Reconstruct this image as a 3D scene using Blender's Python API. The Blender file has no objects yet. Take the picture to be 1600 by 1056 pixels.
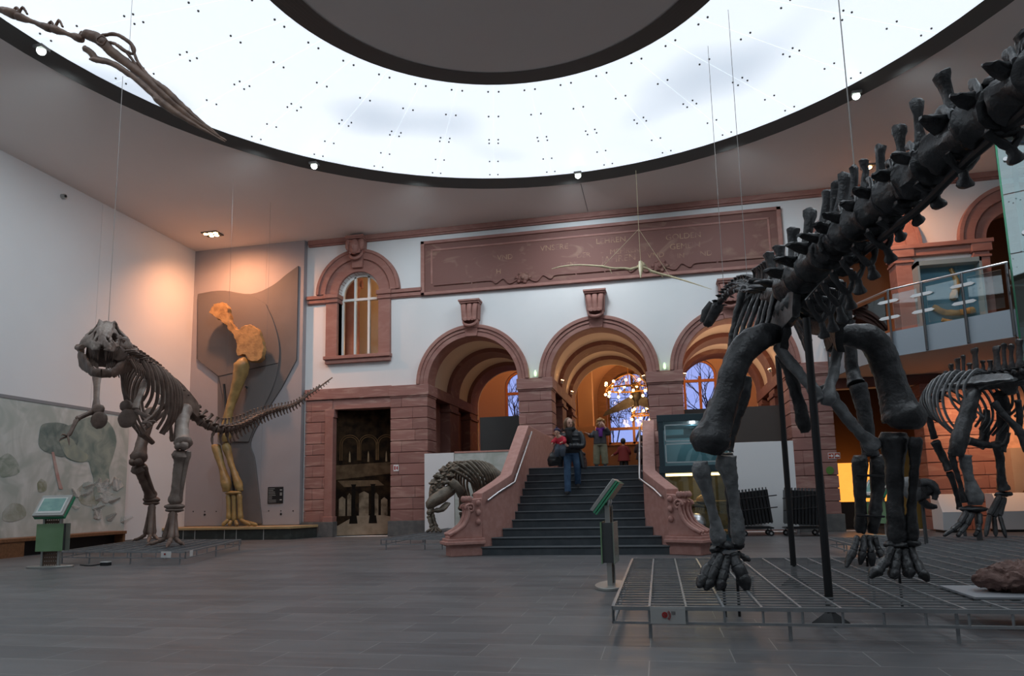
import bpy, math, random
from mathutils import Vector as V, Matrix, noise as mnoise
from mathutils.geometry import tessellate_polygon
random.seed(7)
sc = bpy.context.scene
COL = sc.collection
PI = math.pi

# ---------------------------------------------------------------- camera (solved from the room's vanishing points)
F_, PITCH, YAW, ROLL, EYE, CY = 1097.0, .1381, -.202, .0222, 1.113, 623.0
_cy, _sy, _cp, _sp, _cr, _sr = math.cos(YAW), math.sin(YAW), math.cos(PITCH), math.sin(PITCH), math.cos(ROLL), math.sin(ROLL)
FW = V((_sy*_cp, _cy*_cp, _sp)); RT = V((_cy, -_sy, 0)); UP = V((-_sy*_sp, -_cy*_sp, _cp))
R2 = RT*_cr - UP*_sr; U2 = RT*_sr + UP*_cr
EYEP = V((0, 0, EYE))
def ray(x, y): return FW + R2*((x-800)/F_) + U2*((CY-y)/F_)
def at(x, y, Y):            # point of the place seen at a pixel, on the vertical plane Y
    r = ray(x, y); return EYEP + r*(Y/r.y)
def atz(x, y, Z):
    r = ray(x, y); return EYEP + r*((Z-EYE)/r.z)
def atd(x, y, d): return EYEP + ray(x, y)*d
cd = bpy.data.cameras.new('camera'); cam = bpy.data.objects.new('camera', cd); COL.objects.link(cam)
cd.sensor_fit = 'HORIZONTAL'; cd.sensor_width = 36; cd.lens = 36*F_/1600; cd.shift_y = (CY-528)/1600
cd.clip_start = .05; cd.clip_end = 200
M = Matrix.Identity(4)
for i in range(3):
    M[i][0] = R2[i]; M[i][1] = U2[i]; M[i][2] = -FW[i]; M[i][3] = EYEP[i]
cam.matrix_world = M
sc.camera = cam

# ---------------------------------------------------------------- materials
def mat(name, col, rough=.6, metal=0, c2=None, scale=3, detail=5, stretch=(1, 1, 1), ramp=(.4, .65), bump=0, bscale=30,
        spec=.5, emit=None, estr=0, trans=0, alpha=1, island=0, c3=None, s3=.8, coat=0, dist=0):
    m = bpy.data.materials.new(name); m.use_nodes = True
    nt = m.node_tree; N = nt.nodes; L = nt.links; b = N['Principled BSDF']
    b.inputs['Base Color'].default_value = (*col, 1); b.inputs['Roughness'].default_value = rough
    b.inputs['Metallic'].default_value = metal; b.inputs['Specular IOR Level'].default_value = spec
    b.inputs['Transmission Weight'].default_value = trans; b.inputs['Alpha'].default_value = alpha
    b.inputs['Coat Weight'].default_value = coat
    if emit: b.inputs['Emission Color'].default_value = (*emit, 1); b.inputs['Emission Strength'].default_value = estr
    tc = N.new('ShaderNodeTexCoord'); mp = N.new('ShaderNodeMapping'); mp.inputs['Scale'].default_value = stretch
    L.new(tc.outputs['Object'], mp.inputs['Vector']); src = None
    def mix(fac, a, c, mode='MIX'):
        x = N.new('ShaderNodeMix'); x.data_type = 'RGBA'; x.blend_type = mode
        if hasattr(fac, 'links'): L.new(fac, x.inputs[0])
        else: x.inputs[0].default_value = fac
        for s, v in ((6, a), (7, c)):
            if hasattr(v, 'links'): L.new(v, x.inputs[s])
            else: x.inputs[s].default_value = (*v, 1)
        return x.outputs[2]
    def nz(sc_, det, vec, lo, hi):
        n = N.new('ShaderNodeTexNoise'); n.inputs['Scale'].default_value = sc_; n.inputs['Detail'].default_value = det
        n.inputs['Distortion'].default_value = dist
        L.new(vec, n.inputs['Vector'])
        r = N.new('ShaderNodeMapRange'); r.inputs[1].default_value = lo; r.inputs[2].default_value = hi; L.new(n.outputs['Fac'], r.inputs[0])
        return r.outputs[0]
    if c2:
        src = mix(nz(scale, detail, mp.outputs[0], *ramp), col, c2)
    if c3:
        src = mix(nz(s3, 2, tc.outputs['Object'], .45, .62), src or col, c3)
    if island:
        g = N.new('ShaderNodeNewGeometry'); r = N.new('ShaderNodeMapRange'); r.inputs[3].default_value = 1-island; r.inputs[4].default_value = 1+island
        L.new(g.outputs['Random Per Island'], r.inputs[0])
        h = N.new('ShaderNodeHueSaturation'); h.inputs['Color'].default_value = (*col, 1)
        if src: L.new(src, h.inputs['Color'])
        L.new(r.outputs[0], h.inputs['Value']); src = h.outputs[0]
    if src: L.new(src, b.inputs['Base Color'])
    if bump:
        n = N.new('ShaderNodeTexNoise'); n.inputs['Scale'].default_value = bscale; n.inputs['Detail'].default_value = 4
        L.new(tc.outputs['Object'], n.inputs['Vector'])
        u = N.new('ShaderNodeBump'); u.inputs['Strength'].default_value = bump; u.inputs['Distance'].default_value = .02
        L.new(n.outputs['Fac'], u.inputs['Height']); L.new(u.outputs[0], b.inputs['Normal'])
    return m
def glass(name, tint=(.8, .95, .9), rough=.02, refl=.12):
    m = bpy.data.materials.new(name); m.use_nodes = True; nt = m.node_tree; N = nt.nodes; L = nt.links
    N.remove(N['Principled BSDF']); o = N['Material Output']
    t = N.new('ShaderNodeBsdfTransparent'); t.inputs[0].default_value = (*tint, 1)
    g = N.new('ShaderNodeBsdfGlossy'); g.inputs[0].default_value = (.9, .95, .95, 1); g.inputs['Roughness'].default_value = rough
    f = N.new('ShaderNodeFresnel'); f.inputs[0].default_value = 1.45
    a = N.new('ShaderNodeMath'); a.operation = 'ADD'; a.inputs[1].default_value = refl; L.new(f.outputs[0], a.inputs[0]); a.use_clamp = True
    x = N.new('ShaderNodeMixShader'); L.new(a.outputs[0], x.inputs[0]); L.new(t.outputs[0], x.inputs[1]); L.new(g.outputs[0], x.inputs[2])
    L.new(x.outputs[0], o.inputs[0]); return m

# ---------------------------------------------------------------- objects
def tag(o, label=None, cat=None, group=None, kind=None):
    if label: o['label'] = label
    if cat: o['category'] = cat
    if group: o['group'] = group
    if kind: o['kind'] = kind
    return o
def thing(name, loc, label, cat, group=None):
    o = bpy.data.objects.new(name, None); COL.objects.link(o); o.location = loc; o.empty_display_size = .1
    return tag(o, label, cat, group)
def rootloc(o):
    while o.parent: o = o.parent
    return V(o.location)
def spl(pts, k=4, closed=False):
    """Catmull-Rom through points (any dimension, tuples)."""
    P = [tuple(p) for p in pts]; n = len(P); out = []
    for i in range(n-1):
        a, b, c, d = P[max(i-1, 0)], P[i], P[i+1], P[min(i+2, n-1)]
        for j in range(k):
            t = j/k
            out.append(tuple(.5*(2*b[q]+(c[q]-a[q])*t+(2*a[q]-5*b[q]+4*c[q]-d[q])*t*t+(-a[q]+3*b[q]-3*c[q]+d[q])*t**3) for q in range(len(b))))
    out.append(P[-1]); return out
def lerp(a, b, t): return a+(b-a)*t
class MB:
    def __init__(s): s.v = []; s.f = []
    def add(s, vs, fs):
        o = len(s.v); s.v += [V(x) for x in vs]; s.f += [tuple(i+o for i in f) for f in fs]; return s
    def box(s, x0, x1, y0, y1, z0, z1, T=None):
        vs = [V((x, y, z)) for x in (x0, x1) for y in (y0, y1) for z in (z0, z1)]
        if T: vs = [T @ v for v in vs]
        return s.add(vs, [(0, 1, 3, 2), (4, 6, 7, 5), (0, 4, 5, 1), (2, 3, 7, 6), (0, 2, 6, 4), (1, 5, 7, 3)])
    def tube(s, pts, rad, n=8, ref=None, caps=True, closed=False):
        P = [V(p) for p in pts]; m = len(P)
        if not isinstance(rad, (list, tuple)) or (len(rad) == 2 and m != 2 and not isinstance(rad[0], tuple)): rad = [rad]*m
        rings = []; side = None
        for i in range(m):
            if closed: d = P[(i+1) % m]-P[i-1]
            else: d = P[min(i+1, m-1)]-P[max(i-1, 0)]
            if d.length < 1e-9: d = V((0, 0, 1))
            d.normalize()
            if side is None:
                r0 = V(ref) if ref is not None else (V((0, 0, 1)) if abs(d.z) < .9 else V((1, 0, 0)))
                side = r0
            sd = side - d*side.dot(d)
            if sd.length < 1e-6: sd = d.orthogonal()
            sd.normalize(); side = sd; up = d.cross(sd)
            r = rad[i]; a, b = r if isinstance(r, tuple) else (r, r)
            rings.append([P[i]+sd*(a*math.cos(2*PI*k/n))+up*(b*math.sin(2*PI*k/n)) for k in range(n)])
        vs = [v for r in rings for v in r]; fs = []
        for i in range(m if closed else m-1):
            j = (i+1) % m
            for k in range(n): fs.append((i*n+k, i*n+(k+1) % n, j*n+(k+1) % n, j*n+k))
        if caps and not closed: fs += [tuple(reversed(range(n))), tuple(range((m-1)*n, m*n))]
        return s.add(vs, fs)
    def ell(s, c, r, R=None, n=12, h=8):
        if not isinstance(r, (tuple, list)): r = (r, r, r)
        c = V(c); vs = []; fs = []
        for i in range(1, h):
            a = PI*i/h
            for k in range(n):
                b = 2*PI*k/n; v = V((r[0]*math.sin(a)*math.cos(b), r[1]*math.sin(a)*math.sin(b), r[2]*math.cos(a)))
                vs.append(c+((R @ v) if R else v))
        t = V((0, 0, r[2])); t = (R @ t) if R else t
        vs += [c+t, c-t]; T_, B_ = len(vs)-2, len(vs)-1
        for i in range(h-2):
            for k in range(n): fs.append((i*n+k, (i+1)*n+k, (i+1)*n+(k+1) % n, i*n+(k+1) % n))
        for k in range(n): fs += [(T_, k, (k+1) % n), (B_, (h-2)*n+(k+1) % n, (h-2)*n+k)]
        return s.add(vs, fs)
    def prism(s, poly, T, d):
        """2-D polygon (a, b) mapped by T(a, b, depth); closed solid from depth 0 to d."""
        n = len(poly); A = [V(T(a, b, 0)) for a, b in poly]; B = [V(T(a, b, d)) for a, b in poly]
        return s.add(A+B, [tuple(range(n)), tuple(reversed(range(n, 2*n)))]+[(i, i+n, (i+1) % n+n, (i+1) % n) for i in range(n)])
    def plate(s, outer, holes, T, d):
        """polygon with holes, extruded."""
        loops = [[V((a, b, 0)) for a, b in outer]]+[[V((a, b, 0)) for a, b in h] for h in holes]
        flat = [p for l in loops for p in l]; tri = tessellate_polygon(loops); n = len(flat)
        vs = [T(p.x, p.y, 0) for p in flat]+[T(p.x, p.y, d) for p in flat]
        fs = [tuple(t) for t in tri]+[tuple(i+n for i in reversed(t)) for t in tri]; o = 0
        for l in loops:
            m = len(l)
            for i in range(m): fs.append((o+i, o+(i+1) % m, o+(i+1) % m+n, o+i+n))
            o += m
        return s.add(vs, fs)
    def lathe(s, prof, c, n=20, T=None):
        c = V(c); m = len(prof); vs = []
        for r, z in prof:
            for k in range(n):
                v = V((r*math.cos(2*PI*k/n), r*math.sin(2*PI*k/n), z)); vs.append(c+((T @ v) if T else v))
        fs = [(i*n+k, i*n+(k+1) % n, (i+1)*n+(k+1) % n, (i+1)*n+k) for i in range(m-1) for k in range(n)]
        fs += [tuple(reversed(range(n))), tuple(range((m-1)*n, m*n))]
        return s.add(vs, fs)
    def bone(s, p0, p1, r, k0=1.7, k1=1.7, n=10, bend=(0, 0, 0), flat=1., ref=None, m=11):
        """long bone: slim shaft between two knobby ends."""
        p0, p1, bend = V(p0), V(p1), V(bend); pts = []; rad = []
        for i in range(m):
            t = i/(m-1); e0 = math.exp(-(t/.13)**2); e1 = math.exp(-((1-t)/.13)**2)
            q = 1+(k0-1)*e0+(k1-1)*e1
            if i in (0, m-1): q *= .62
            pts.append(p0.lerp(p1, .012+t*.976)+bend*math.sin(PI*t)); rad.append((r*q*flat, r*q/math.sqrt(flat)))
        s.tube([p0]+pts+[p1], [(rad[0][0]*.55, rad[0][1]*.55)]+rad+[(rad[-1][0]*.55, rad[-1][1]*.55)], n, ref); return s
    def rod(s, a, b, r, n=6): return s.tube([a, b], [r, r], n)
    def build(s, name, m, parent=None, smooth=40, bevel=0, sub=0, lump=None, label=None):
        vs = [V(v) for v in s.v]
        if parent is not None: base = rootloc(parent)
        else:
            xs = [v.x for v in vs]; ys = [v.y for v in vs]; base = V(((min(xs)+max(xs))/2, (min(ys)+max(ys))/2, min(v.z for v in vs)))
        me = bpy.data.meshes.new(name); me.from_pydata([v-base for v in vs], [], s.f); me.validate()
        import bmesh
        bm = bmesh.new(); bm.from_mesh(me); bmesh.ops.recalc_face_normals(bm, faces=bm.faces)
        if lump:                                                      # uneven, worn surface
            a, q = lump; o = V((random.random()*50, random.random()*50, 3))
            if len(bm.verts) < 3000: bmesh.ops.subdivide_edges(bm, edges=bm.edges, cuts=1, use_grid_fill=True, smooth=.3)
            bm.normal_update()
            for v in bm.verts: v.co += mnoise.noise_vector(v.co*q+o)*a+v.normal*((mnoise.noise(v.co*q*3.1+o)*.8+mnoise.noise(v.co*q*7+o)*.45)*a)
        bm.to_mesh(me); bm.free()
        me.materials.append(m)
        if smooth:
            me.polygons.foreach_set('use_smooth', [True]*len(me.polygons)); me.set_sharp_from_angle(angle=math.radians(smooth))
        o = bpy.data.objects.new(name, me); COL.objects.link(o)
        if parent is not None: o.parent = parent
        else: o.location = base
        if bevel:
            b = o.modifiers.new('bevel', 'BEVEL'); b.width = bevel; b.segments = 2; b.limit_method = 'ANGLE'; b.angle_limit = math.radians(50)
        if sub:
            b = o.modifiers.new('sub', 'SUBSURF'); b.levels = sub; b.render_levels = sub
        if label: o['label'] = label
        return o
def struct(name, mb, m, **k):
    o = mb.build(name, m, **k); o['kind'] = 'structure'; return o
def text(body, size, T, m, parent, name='lettering', depth=.004, align='LEFT', thick=0):
    c = bpy.data.curves.new('t', 'FONT'); c.body = body; c.size = size; c.extrude = depth; c.align_x = align; c.offset = thick; c.resolution_u = 3
    o = bpy.data.objects.new('t', c); COL.objects.link(o)
    dg = bpy.context.evaluated_depsgraph_get(); me = bpy.data.meshes.new_from_object(o.evaluated_get(dg))
    bpy.data.objects.remove(o); base = rootloc(parent) if parent else V((0, 0, 0))
    for v in me.vertices: v.co = V(T(*v.co))-base
    me.materials.clear(); me.materials.append(m)
    q = bpy.data.objects.new(name, me); COL.objects.link(q); q.parent = parent; return q
def XZ(Y, s=1): return lambda a, b, d: (a, Y+s*d, b)     # drawing on a plane facing the camera side; depth goes back
def arc(cx, cz, r, a0, a1, n): return [(cx+r*math.cos(lerp(a0, a1, i/n)), cz+r*math.sin(lerp(a0, a1, i/n))) for i in range(n+1)]
def lamp(kind, loc, power, col=(1, 1, 1), size=.1, to=None, angle=60, blend=.6):
    l = bpy.data.lights.new('lamp', kind); l.energy = power; l.color = col
    if kind == 'SPOT': l.spot_size = math.radians(angle); l.spot_blend = blend
    l.shadow_soft_size = size
    o = bpy.data.objects.new('lamp_light', l); COL.objects.link(o); o.location = loc
    if to is not None: o.rotation_euler = (V(to)-V(loc)).to_track_quat('-Z', 'Y').to_euler()
    return o
SPOTW = (60, 80, 80, 80); RIM_FILL_W = 240; RIM_FILL_D = 230; EXPO = .6
M_ = dict(
 stone=mat('red_sandstone', (.30, .148, .128), .75, c2=(.48, .31, .26), scale=1.3, detail=9, stretch=(.8, 1, 5), ramp=(.5, .78), bump=.15, bscale=18, island=.13, dist=1.2),
 stone_smooth=mat('dressed_sandstone', (.31, .145, .12), .7, c2=(.39, .21, .175), scale=1.3, detail=7, stretch=(1, 1, 2.5), ramp=(.45, .75), bump=.08, bscale=25, dist=1.5),
 stone_rail=mat('pink_sandstone', (.44, .22, .185), .7, c2=(.5, .27, .23), scale=9, detail=6, bump=.06, bscale=60),
 stone_dark=mat('sandstone_vein', (.18, .078, .064), .7, c2=(.27, .155, .115), scale=1.1, detail=9, stretch=(.7, 1, 1.4), ramp=(.56, .74), bump=.08, bscale=20, dist=2.5),
 plaster=mat('white_plaster', (.74, .75, .76), .85, c2=(.78, .78, .79), scale=.6, bump=.03, bscale=60),
 wall_left=mat('white_wall_panels', (.72, .72, .73), .8, c2=(.75, .75, .76), scale=.5),
 ceil=mat('grey_ceiling', (.76, .71, .68), .9, c2=(.78, .73, .70), scale=.5),
 warmplaster=mat('vault_plaster', (.66, .58, .48), .85, c2=(.7, .62, .52), scale=.8),
 greystone=mat('grey_basalt_plinth', (.10, .10, .10), .6, c2=(.14, .135, .13), scale=6, detail=6, bump=.1),
 step=mat('dark_slate_step', (.045, .055, .065), .5, c2=(.065, .075, .085), scale=5, detail=6),
 steel=mat('brushed_steel', (.62, .62, .63), .3, 1),
 darksteel=mat('dark_painted_steel', (.10, .105, .11), .4, .6),
 grid=mat('grey_steel_grating', (.27, .28, .29), .4, .5, c2=(.33, .34, .35), scale=8),
 black=mat('black_steel', (.018, .018, .02), .4, .3),
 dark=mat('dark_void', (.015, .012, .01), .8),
 ring=mat('dark_ceiling_rim', (.085, .08, .075), .6),
 wood=mat('brown_wood', (.16, .07, .03), .5, c2=(.22, .10, .045), scale=3, stretch=(1, 8, 8), detail=6),
 palewood=mat('pale_wood', (.40, .27, .13), .5, c2=(.48, .34, .18), scale=3, stretch=(1, 9, 9)),
 darkpanel=mat('charcoal_board', (.035, .033, .032), .6),
 white=mat('white_board', (.78, .78, .79), .55),
 cable=mat('steel_cable', (.42, .40, .38), .5, .3),
)
def floor_mat():
    m = mat('dark_slate_tiles', (.07, .072, .078), .36); N = m.node_tree.nodes; L = m.node_tree.links; b = N['Principled BSDF']
    tc = N['Texture Coordinate']; br = N.new('ShaderNodeTexBrick'); L.new(tc.outputs['Object'], br.inputs['Vector'])
    br.inputs['Color1'].default_value = (.10, .10, .106, 1); br.inputs['Color2'].default_value = (.145, .143, .147, 1); br.inputs['Mortar'].default_value = (.27, .265, .26, 1)
    br.inputs['Scale'].default_value = 1; br.inputs['Mortar Size'].default_value = .0036; br.inputs['Brick Width'].default_value = .88; br.inputs['Row Height'].default_value = .42
    br.offset = .37; br.inputs['Bias'].default_value = -.2
    n = N.new('ShaderNodeTexNoise'); n.inputs['Scale'].default_value = 3; n.inputs['Detail'].default_value = 8; mp = N['Mapping']; mp.inputs['Scale'].default_value = (.5, 3, 1)
    L.new(mp.outputs[0], n.inputs['Vector'])
    x = N.new('ShaderNodeMix'); x.data_type = 'RGBA'; x.blend_type = 'MULTIPLY'; x.inputs[0].default_value = .7
    r = N.new('ShaderNodeMapRange'); r.inputs[3].default_value = .55; r.inputs[4].default_value = 1.4; L.new(n.outputs['Fac'], r.inputs[0])
    L.new(br.outputs['Color'], x.inputs[6]); L.new(r.outputs[0], x.inputs[7]); L.new(x.outputs[2], b.inputs['Base Color'])
    rr = N.new('ShaderNodeMapRange'); rr.inputs[3].default_value = .28; rr.inputs[4].default_value = .5; L.new(n.outputs['Fac'], rr.inputs[0]); L.new(rr.outputs[0], b.inputs['Roughness'])
    return m
M_['floor'] = floor_mat()
M_['bone_black'] = mat('black_fossil_bone', (.013, .013, .0145), .42, c2=(.042, .042, .045), scale=7, detail=8, bump=.55, bscale=22)
M_['bone_grey'] = mat('grey_fossil_bone', (.115, .118, .122), .5, c2=(.20, .205, .21), scale=8, detail=8, bump=.5, bscale=24)
M_['bone_brown'] = mat('brown_fossil_bone', (.115, .070, .052), .5, c2=(.20, .135, .105), scale=4, detail=8, bump=.45, bscale=18)
M_['bone_lit'] = mat('lit_brown_bone', (.33, .265, .225), .55, c2=(.16, .11, .088), scale=3, detail=6, bump=.4, bscale=16)  # brown bone where light falls: the brightness is put into the colour
M_['bone_gold'] = mat('golden_brown_bone', (.36, .235, .085), .45, c2=(.22, .14, .05), scale=3.5, detail=8, bump=.4, bscale=12)
M_['bone_olive'] = mat('olive_grey_bone', (.16, .135, .10), .6, c2=(.075, .06, .045), scale=6, detail=8, bump=.6, bscale=18)
M_['bone_tan'] = mat('tan_fossil_bone', (.27, .165, .115), .5, c2=(.15, .085, .06), scale=5, detail=7, bump=.35, bscale=20)
M_['bone_cream'] = mat('cream_bone', (.66, .58, .36), .5, c2=(.5, .42, .25), scale=9, bump=.3)
# ================================================================= ROOM SHELL
ZC, DB = 9.58, 20.5
XL, XR, YF = -15.0, 13.0, -9.0
RC = (-1.95, 8.85)
def rect(x0, x1, z0, z1): return [(x0, z0), (x1, z0), (x1, z1), (x0, z1)]
def archhole(cx, hw, z0, zs): return [(cx-hw, z0), (cx+hw, z0)]+arc(cx, zs, hw, 0, PI, 24)
ARCHX = (-5.405, -1.58, 2.24); AR = 1.41; ZI = 4.60
PIERS = ((-8.03, -6.83), (-3.98, -2.98), (-.17, .80), (3.65, 4.75))
struct('floor', MB().box(XL-.3, XR+.3, YF-.3, 26, -.2, 0), M_['floor'])
# ceiling with the round opening of the light ring
circ = lambda r, n=96: [(RC[0]+r*math.cos(2*PI*k/n), RC[1]+r*math.sin(2*PI*k/n)) for k in range(n)]
mb = MB().plate([(XL-.3, YF-.3), (XR+.3, YF-.3), (XR+.3, DB+.4), (XL-.3, DB+.4)], [circ(9.42)], lambda a, b, d: (a, b, ZC+d), .25)
struct('ceiling', mb, M_['ceil'])
mb = MB()
for a in (1.57, ):
    p = lambda r: (RC[0]+.25+r*math.cos(a), RC[1]+r*math.sin(a), ZC-.002)
    mb.tube([p(9.5), p(9.5+min(2.2 if 1 < a < 2.1 else 3, (DB-.2-RC[1]-9.5*math.sin(a))/max(math.sin(a), .2)))], [.008, .008], 4)
struct('trim_31', mb, M_['ring'])
# walls
mb = MB().plate(rect(XL-.3, XR+.3, 0, ZC), [archhole(cx, AR+.1, .002, ZI) for cx in ARCHX]+[archhole(-9.145, .70, 5.66, 7.70),
    rect(-9.95, -8.02, .002, 3.97), archhole(5.9, .78, 4.45, 7.70), archhole(9.75, .78, 4.45, 7.70), rect(4.72, 6.97, .002, 3.86)], XZ(DB), .45)
struct('wall_back', mb, M_['plaster'])
mb = MB()
for y in [YF+i*4.2 for i in range(8)]:
    mb.box(XL-.3, XL, y, min(y+4.19, DB), 0, ZC)
struct('wall_left', mb, M_['wall_left'], smooth=0)
struct('wall_right', MB().box(XR, XR+.3, YF, DB, 0, ZC), M_['wall_left'])
struct('wall_front', MB().box(XL, XR, YF-.3, YF, 0, ZC), M_['wall_left'])
struct('baseboard_left', MB().box(XL, XL+.03, YF, DB, 0, .12), M_['greystone'])

# ---- luminous ring set into the ceiling
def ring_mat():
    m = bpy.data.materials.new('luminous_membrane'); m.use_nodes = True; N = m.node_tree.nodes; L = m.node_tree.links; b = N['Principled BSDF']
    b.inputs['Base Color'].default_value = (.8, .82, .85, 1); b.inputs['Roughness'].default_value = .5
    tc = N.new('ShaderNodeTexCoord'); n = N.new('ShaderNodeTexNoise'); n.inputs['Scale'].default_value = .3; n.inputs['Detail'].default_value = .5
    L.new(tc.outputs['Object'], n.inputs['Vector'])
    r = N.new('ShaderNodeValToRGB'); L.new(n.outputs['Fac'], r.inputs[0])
    r.color_ramp.elements[0].position = .24; r.color_ramp.elements[0].color = (.50, .60, .72, 1)  # blue-grey blotches: soft shadows of the roof structure put into the glow
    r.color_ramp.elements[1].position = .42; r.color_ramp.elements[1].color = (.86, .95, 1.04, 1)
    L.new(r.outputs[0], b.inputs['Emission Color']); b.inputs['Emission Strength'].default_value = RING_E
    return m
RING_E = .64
ring = thing('ceiling_light', (RC[0], RC[1], ZC), 'huge round luminous ring light set into the grey ceiling', 'ceiling light')
N_ = 96
def ringsurf(mb, r0, z0, r1, z1, n=N_):
    vs = [(RC[0]+r*math.cos(2*PI*k/n), RC[1]+r*math.sin(2*PI*k/n), z) for r, z in ((r0, z0), (r1, z1)) for k in range(n)]
    mb.add(vs, [(k, (k+1) % n, (k+1) % n+n, k+n) for k in range(n)]); return mb
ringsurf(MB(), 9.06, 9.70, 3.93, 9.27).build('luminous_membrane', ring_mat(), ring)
mb = ringsurf(MB(), 9.42, 9.575, 9.40, 9.56); ringsurf(mb, 9.40, 9.56, 9.04, 9.695); mb.build('outer_rim', M_['ring'], ring, smooth=0)
mb = MB()
for i in range(7):
    r = 3.96-i*.088; z = 9.255-i*.02
    ringsurf(mb, r, z, r-.07, z-.004); ringsurf(mb, r-.07, z-.004, r-.088, z-.02+.03*0)
mb.build('inner_rim', M_['ring'], ring, smooth=0)
mb = MB(); mb.plate(circ(3.36), [], lambda a, b, d: (a, b, 9.125+d), .1); mb.build('centre_disc', M_['ceil'], ring, label='plain grey disc inside the light ring')
mb = MB(); seam = MB()
for k in range(36):
    a = 2*PI*(k+.3)/36
    for rr in (4.25, 5.35, 6.55, 6.75, 7.85, 8.75):
        z = 9.27+(rr-3.93)*(.43/5.13)-.012
        for da in (-.09, .09):
            q = a+da/rr*1.2
            mb.ell((RC[0]+rr*math.cos(q), RC[1]+rr*math.sin(q), z), (.022, .022, .02), n=6, h=4)
    f = lambda r: (RC[0]+r*math.cos(a), RC[1]+r*math.sin(a), 9.27+(r-3.93)*(.43/5.13)-.003)
    seam.tube([f(3.95), f(9.0)], [.003, .003], 4)
mb.build('membrane_fixing', M_['ring'], ring)['kind'] = 'stuff'; seam.build('membrane_seam', mat('seam_grey', (.8, .82, .84), .6, emit=(.8, .88, .95), estr=.36), ring)

# ---- stone dressing of the back wall
def trim(n, mb, m=None, **k): return struct('trim_%d' % n, mb, M_[m or 'stone'], **k)
def moulding(x0, x1, z0, z1, y, steps=((0, 1, .06), (.12, .5, .10), (.6, 1, .14))):
    mb = MB()
    for a, b, p in steps: mb.box(x0-(p-.06)*.4, x1+(p-.06)*.4, y-p, y+.02, lerp(z0, z1, a), lerp(z0, z1, b))
    return mb
trim(1, MB().box(-10.9, 13, 20.36, 20.52, 9.43, 9.585).box(-10.9, 13, 20.41, 20.52, 9.38, 9.44), 'stone_smooth')
def masonry(x0, x1, y0, y1, z0, z1, n, seed, joint=.022, gap=.03):
    mb = MB(); h = (z1-z0)/n; r = random.Random(seed)
    mb.box(x0+gap, x1-gap, y0+gap, y1-gap, z0, z1)
    for i in range(n):
        za, zb = z0+i*h+joint/2, z0+(i+1)*h-joint/2
        if x1-x0 > .7:
            s = lerp(x0, x1, r.choice((.22, .6, .66, .3)))
            mb.box(x0, s-.002, y0, y1, za, zb); mb.box(s+.002, x1, y0, y1, za, zb)
        else: mb.box(x0, x1, y0, y1, za, zb)
    return mb
for i, (a, b) in enumerate(PIERS):
    mb = masonry(a, b, 20.40, 21.25, .45, 4.26, 11, i+3)
    mb.box(a-.045, b+.045, 20.35, 21.29, 4.27, 4.60); mb.box(a-.02, b+.02, 20.38, 21.27, 4.22, 4.275)
    trim(2+i, mb, bevel=.008)
    trim(6+i, MB().box(a-.06, b+.06, 20.33, 21.3, 0, .46), 'greystone', bevel=.01)
def ringprism(cx, cz, r0, r1, y0, y1, n=40, a0=0, a1=PI):
    mb = MB(); A = arc(cx, cz, r0, a0, a1, n); B = arc(cx, cz, r1, a0, a1, n)
    vs = [(x, y, z) for y in (y0, y1) for (x, z) in A+B]; m = n+1; o = 2*m; fs = []
    for i in range(n):
        fs += [(i, i+1, m+i+1, m+i), (o+i, o+m+i, o+m+i+1, o+i+1), (i, o+i, o+i+1, i+1), (m+i, m+i+1, o+m+i+1, o+m+i)]
    fs += [(0, m, o+m, o), (n, o+n, o+m+n, m+n)]
    return mb.add(vs, fs)
def joinmb(*ms):
    r = MB()
    for m in ms: r.add(m.v, m.f)
    return r
def keystone(cx, z0, z1, w0, w1, y, head=False):
    mb = MB(); T = XZ(y)
    mb.prism([(cx-w0/2, z0), (cx+w0/2, z0), (cx+lerp(w0, w1, .5)/2, lerp(z0, z1, .55)), (cx-lerp(w0, w1, .5)/2, lerp(z0, z1, .55))], T, .3)
    zb = lerp(z0, z1, .45); zt = z1-.1
    mb.prism([(cx-w1*.42, zb), (cx+w1*.42, zb), (cx+w1*.47, zt), (cx-w1*.47, zt)], XZ(y-.10), .4)
    mb.box(cx-w1/2, cx+w1/2, y-.2, y+.2, zt, z1); mb.box(cx-w1*.54, cx+w1*.54, y-.24, y+.2, z1-.05, z1+.012)
    for k in range(3):                                            # carved leaves and a lower scroll
        mb.tube(spl([(cx+(k-1)*w1*.3, y-.12, zt-.02), (cx+(k-1)*w1*.27, y-.2, lerp(zb, zt, .6)), (cx+(k-1)*w1*.22, y-.16, zb+.02), (cx+(k-1)*w1*.17, y-.24, zb-.02)], 3), [(w1*.13, .035)]*9+[(w1*.12, .05)], 8, ref=(1, 0, 0))
    mb.tube(spl([(cx-w1*.34, y-.03, zb+.02), (cx-w1*.26, y-.13, zb-.14), (cx, y-.16, zb-.2), (cx+w1*.26, y-.13, zb-.14), (cx+w1*.34, y-.03, zb+.02)], 4), .05, 8)
    if head:
        mb.ell((cx, y-.2, lerp(z0, z1, .62)), (w1*.3, .16, (z1-z0)*.26)); mb.ell((cx, y-.33, lerp(z0, z1, .58)), (.05, .06, .09))
        for s in (-1, 1):
            mb.ell((cx+s*.09, y-.31, lerp(z0, z1, .68)), (.05, .04, .04)); mb.ell((cx+s*w1*.4, y-.16, lerp(z0, z1, .7)), (.1, .1, .2))
    return mb
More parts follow.
